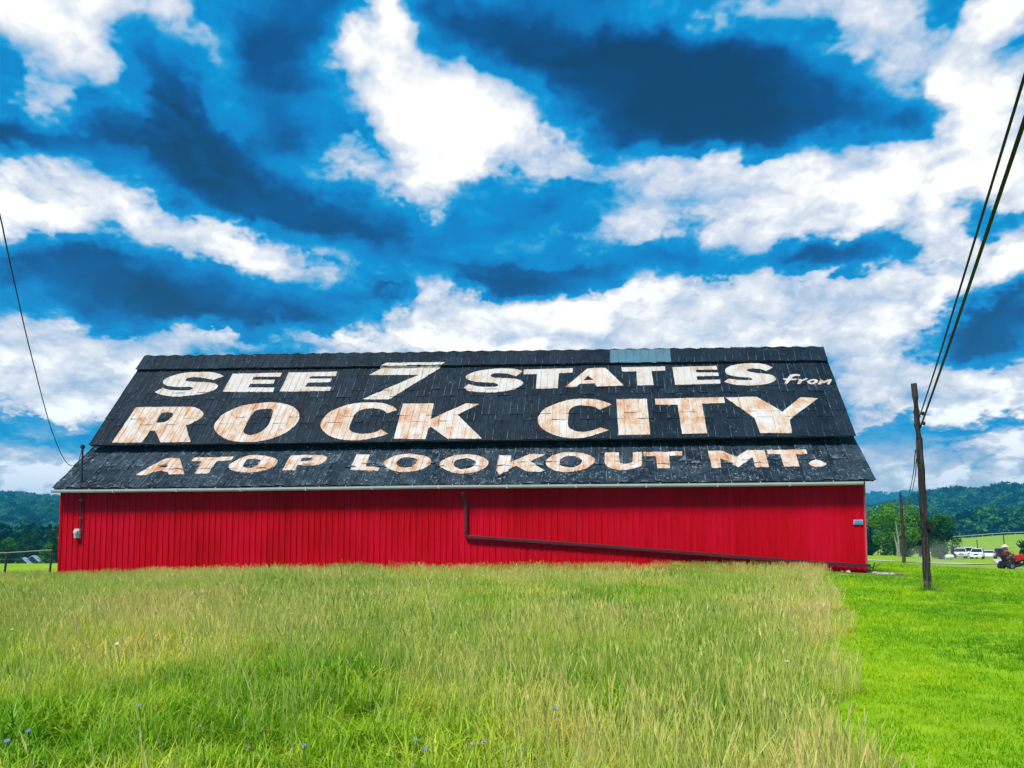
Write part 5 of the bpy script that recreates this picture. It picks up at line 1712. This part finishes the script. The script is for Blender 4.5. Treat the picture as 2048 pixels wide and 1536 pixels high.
tv = [(0, 0, .82, .15, .17), (0, 0, .78, .14, .16)]; te_ = [(0, 1)]
for sy in (-1, 1):
    i = len(tv); tv += [(.03, sy * .10, .76, .11), (.42, sy * .17, .80, .085), (.49, sy * .195, .48, .068)]
    te_ += [(1, i), (i, i + 1), (i + 1, i + 2)]
skinned('trousers', tv, te_, M['jeans'], man, pm_, 0, 1)
for sy in (-1, 1):
    MB().box((.58, sy * .21, .36), (.28, .10, .10)).build('boot', M['black'], man, pm_, bevel=.03)
hat = MB(); hat.lathe([(.02, .0), (.24, -.015), (.245, .0), (.115, .02), (.105, .09), (.08, .12), (.01, .125)], 20)
hat.build('hat', M['straw'], man, pm_ @ Matrix.Translation((.12, 0, 1.60)) @ Matrix.Rotation(R(6), 4, 'Y'), smooth=True)
for sy in (-.033, .033):
    MB().lathe([(.003, -.004), (.010, .0), (.003, .004)], 8, (.208, sy, 1.535), 'x').build('eye', M['black'], man, pm_)
MB().box((.212, 0, 1.465), (.012, .05, .010)).build('mouth', M['redlens'], man, pm_)

# ------------------------------------------------------------------ fences and posts
def fence(name, label, posts, tops, rail=None, wires=(), pr=.05, mat='post', railmat='railwood', rr_=.03):
    root = empty(name, posts[0]); tag(root, label, 'fence')
    for b, t in zip(posts, tops):
        mb = MB(); mb.tube([b - Vector((0, 0, .25)), (b + t) / 2 + Vector((.01, 0, 0)), t], [pr, pr * .95, pr * .85], 8); mb.build('post', M[mat], root)
    if rail:
        mb = MB(); mb.tube(rail, rr_, 8); mb.build('rail', M[railmat], root)
    for wz in wires:
        mb = MB()
        pts = []
        for i in range(len(posts) - 1):
            a = posts[i] + Vector((0, 0, wz)); b = posts[i + 1] + Vector((0, 0, wz))
            pts += [a, (a + b) / 2 - Vector((0, 0, .02))]
        pts.append(posts[-1] + Vector((0, 0, wz)))
        mb.tube(pts, .005, 5); mb.build('wire', M['fwire'], root)
    return root
fp = [gpt(px, d) for px, d in ((-110, 27.5), (12, 28.5), (103, 29.5))]
ft = [at(-108, 1104, 27.5), at(15, 1104.5, 28.5), at(104.5, 1092, 29.5)]
fence('pasture_fence', 'old wire fence with round posts left of the barn', fp, ft, [at(-110, 1107, 27.4), at(14, 1105.5, 28.4), at(104, 1100, 29.4)], (.18, .42, .66), .040, rr_=.016)
xs_ = [1905, 1925, 1945, 1965, 1985, 2007, 2030, 2060]
fp = []; ft = []
for px in xs_:
    y_ = 1079 - (px - 1905) * .075
    b = at(px, y_ + 1.0, 376); b.z = gz(b.x, b.y); fp.append(b); ft.append(b + Vector((0, 0, 1.5)))
fence('rail_fence', 'long pale rail fence across the far green hillside', fp, ft, [t - Vector((0, 0, .15)) for t in ft], (), .10, 'railwood', 'railwood', .16)
for (px, d, top, rad_, lab) in ((2008, 150, 1068, .11, 'dark post rising behind the man on the mower'), (1955, 150, 1081, .09, 'short dark post behind the parked vehicles')):
    b = gpt(px, d); t = at(px - 1.5, top, d)
    o = empty('timber_post', b); tag(o, lab, 'post')
    mb = MB(); mb.tube([b - Vector((0, 0, .3)), t], [rad_, rad_ * .85], 8); mb.build('shaft', M['post'], o)
    MB().box((0, 0, 0), (rad_ * 2.6, rad_ * 2.6, .08)).build('cap', M['post'], o, Matrix.Translation(t))

# ------------------------------------------------------------------ sheds in the valley to the left
def shed(px, d, top, wid, dep, rise, yaw, label):
    b = gpt(px, d); h = hpx(b, top)
    m0 = Matrix.Translation(b) @ Matrix.Rotation(yaw, 4, 'Z')
    root = empty('shed', b, world=m0); tag(root, label, 'shed')
    e = h - rise
    MB().prism([(-wid / 2, -.3), (-wid / 2, e), (0, h - .05), (wid / 2, e), (wid / 2, -.3)], 'y', -dep / 2, dep / 2).build('wall', M['shedwall'], root, m0)
    for sgn in (-1, 1):
        mb = MB(); n_ = Vector((sgn * rise, 0, wid / 2)).normalized()
        a = Vector((0, 0, h)); c_ = Vector((sgn * (wid / 2 + .35), 0, e - .35 * rise / (wid / 2)))
        q = [a + Vector((0, -dep / 2 - .3, 0)), c_ + Vector((0, -dep / 2 - .3, 0)), c_ + Vector((0, dep / 2 + .3, 0)), a + Vector((0, dep / 2 + .3, 0))]
        t = [p + n_ * .10 for p in q]
        mb.quad(*t); mb.quad(*[p + n_ * .02 for p in q][::-1])
        for i in range(4):
            j = (i + 1) % 4; mb.quad(q[i] + n_ * .02, q[j] + n_ * .02, t[j], t[i])
        mb.build('roof', M['shedroof'], root, m0)
    MB().box((0, -dep / 2 - .04, 1.0), (1.6, .06, 2.0)).build('door', M['wood_dark'], root, m0)
    return root
shed(50, 150, 1115, 2.9, 3.6, 1.5, R(22), 'left one of the two pale roofed sheds in the valley')
shed(71, 154, 1111.5, 2.9, 3.6, 1.5, R(22), 'right one of the two pale roofed sheds in the valley')

# ------------------------------------------------------------------ wild flowers in the meadow
def flower(px, py, kind, label):
    d = ray(px, py); t_ = 2.0
    for _ in range(60):                     # walk along the sight line to the height of the bloom
        q = CAM + d * t_
        if q.z < gz(q.x, q.y) + .48: break
        t_ += .12
    q = CAM + d * t_; g0 = Vector((q.x + .03, q.y + .02, gz(q.x, q.y)))
    root = empty('wildflower', g0); tag(root, label, 'flower', 'wild flowers in the meadow')
    MB().tube([g0, g0.lerp(q, .6) + Vector((.015, 0, 0)), q], [.004, .003, .002], 5).build('stem', M['stem'], root)
    m0 = Matrix.Translation(q) @ Matrix.Rotation(R(random.uniform(-10, 50)), 4, 'X') @ Matrix.Rotation(random.random() * 6, 4, 'Z') @ Matrix.Scale(random.uniform(.42, .62), 4)
    mb = MB()
    if kind == 'chicory':
        for k in range(14):
            a = k * 6.283 / 14; u = Vector((math.cos(a), math.sin(a), .12)); s_ = Vector((-math.sin(a), math.cos(a), 0)) * .006
            mb.quad(u * .004, u * .018 + s_, u * .026 + s_ * .7, u * .026 - s_ * .7, u * .018 - s_)
        mb.build('bloom', M['bluepetal'], root, m0)
    elif kind == 'clover':
        r_ = random.Random(px)
        for k in range(60):
            u = Vector((r_.gauss(0, 1), r_.gauss(0, 1), r_.gauss(0, 1) + .3)).normalized(); s_ = u.cross(Vector((.3, .2, 1))).normalized() * .004
            mb.quad(u * .006 - s_, u * .02 - s_ * .5, u * .024, u * .02 + s_ * .5, u * .006 + s_)
        mb.build('bloom', M['pinkpetal'], root, m0)
    else:
        for k in range(26):
            a = k * 2.4; rr2 = .006 * math.sqrt(k) * 1.15
            c_ = Vector((rr2 * math.cos(a), rr2 * math.sin(a), .004 * math.sin(k)))
            for j in range(5):
                b_ = j * 1.257; mb.quad(c_, c_ + Vector((math.cos(b_) * .007, math.sin(b_) * .007, .001)), c_ + Vector((math.cos(b_ + .7) * .007, math.sin(b_ + .7) * .007, .001)))
        mb.build('bloom', M['whitepetal'], root, m0)
for px, py, k, lab in ((833, 1480, 'chicory', 'upper of two blue flowers near the bottom middle'), (851, 1497, 'chicory', 'lower of two blue flowers near the bottom middle'), (608, 1490, 'chicory', 'lone blue flower left of the bottom middle pair'),
                       (1110, 1414, 'chicory', 'faint blue flower right of centre in the meadow'), (56, 1462, 'chicory', 'blue flower near the lower left corner'), (14, 1481, 'chicory', 'blue flower at the very left edge'), (278, 1411, 'chicory', 'pale blue flower in the left meadow'),
                       (947, 1488, 'clover', 'left of two pale pink clover heads near the bottom'), (967, 1484, 'clover', 'right of two pale pink clover heads near the bottom'), (400, 1452, 'clover', 'pale pink clover head left of centre'), (498, 1495, 'clover', 'pink clover head low in the left half'),
                       (25, 1258, 'umbel', 'white flower cluster high at the left edge'), (234, 1287, 'umbel', 'white flower cluster in the upper left meadow'), (1574, 1322, 'umbel', 'white flower cluster near the mown edge')):
    flower(px, py, k, lab)

# ------------------------------------------------------------------ air
hzm, g, out = newmat('valley_haze')
pv = g.n('ShaderNodeVolumePrincipled')
pv.inputs['Color'].default_value = (0.06, 0.60, 1.0, 1)
pv.inputs['Density'].default_value = 0.00036
pv.inputs['Anisotropy'].default_value = 0.1
g.link(pv.outputs[0], out.inputs['Volume'])
hb = MB().box((0, 1500, 82), (7600, 7400, 206))
o = hb.build('haze', hzm); tag(o, 'thin blue haze over the valley and hills', 'haze', kind='stuff')

# pale dust blown up by the mower, drifting left past the pole
dum, g, out = newmat('mower_dust')
dv = g.n('ShaderNodeVolumePrincipled')
dv.inputs['Color'].default_value = (0.93, 0.95, 0.88, 1)
dv.inputs['Density'].default_value = 0.035
dv.inputs['Anisotropy'].default_value = -0.5
g.link(dv.outputs[0], out.inputs['Volume'])
bm = bmesh.new(); bmesh.ops.create_icosphere(bm, subdivisions=3, radius=1)
for v in bm.verts:
    v.co *= 1 + .3 * mnoise.noise(v.co * 1.7)
    v.co.x *= 2.6; v.co.y *= 2.4; v.co.z *= 1.15
me = bpy.data.meshes.new('dust'); bm.to_mesh(me); bm.free(); me.materials.append(dum)
dp0 = gpt(1878, 63)
o = bpy.data.objects.new('dust', me); link(o, None, Matrix.Translation(dp0 + Vector((0, 0, .75)))); tag(o, 'thin pale cloud of mowing dust right of the leaning pole', 'dust', kind='stuff')
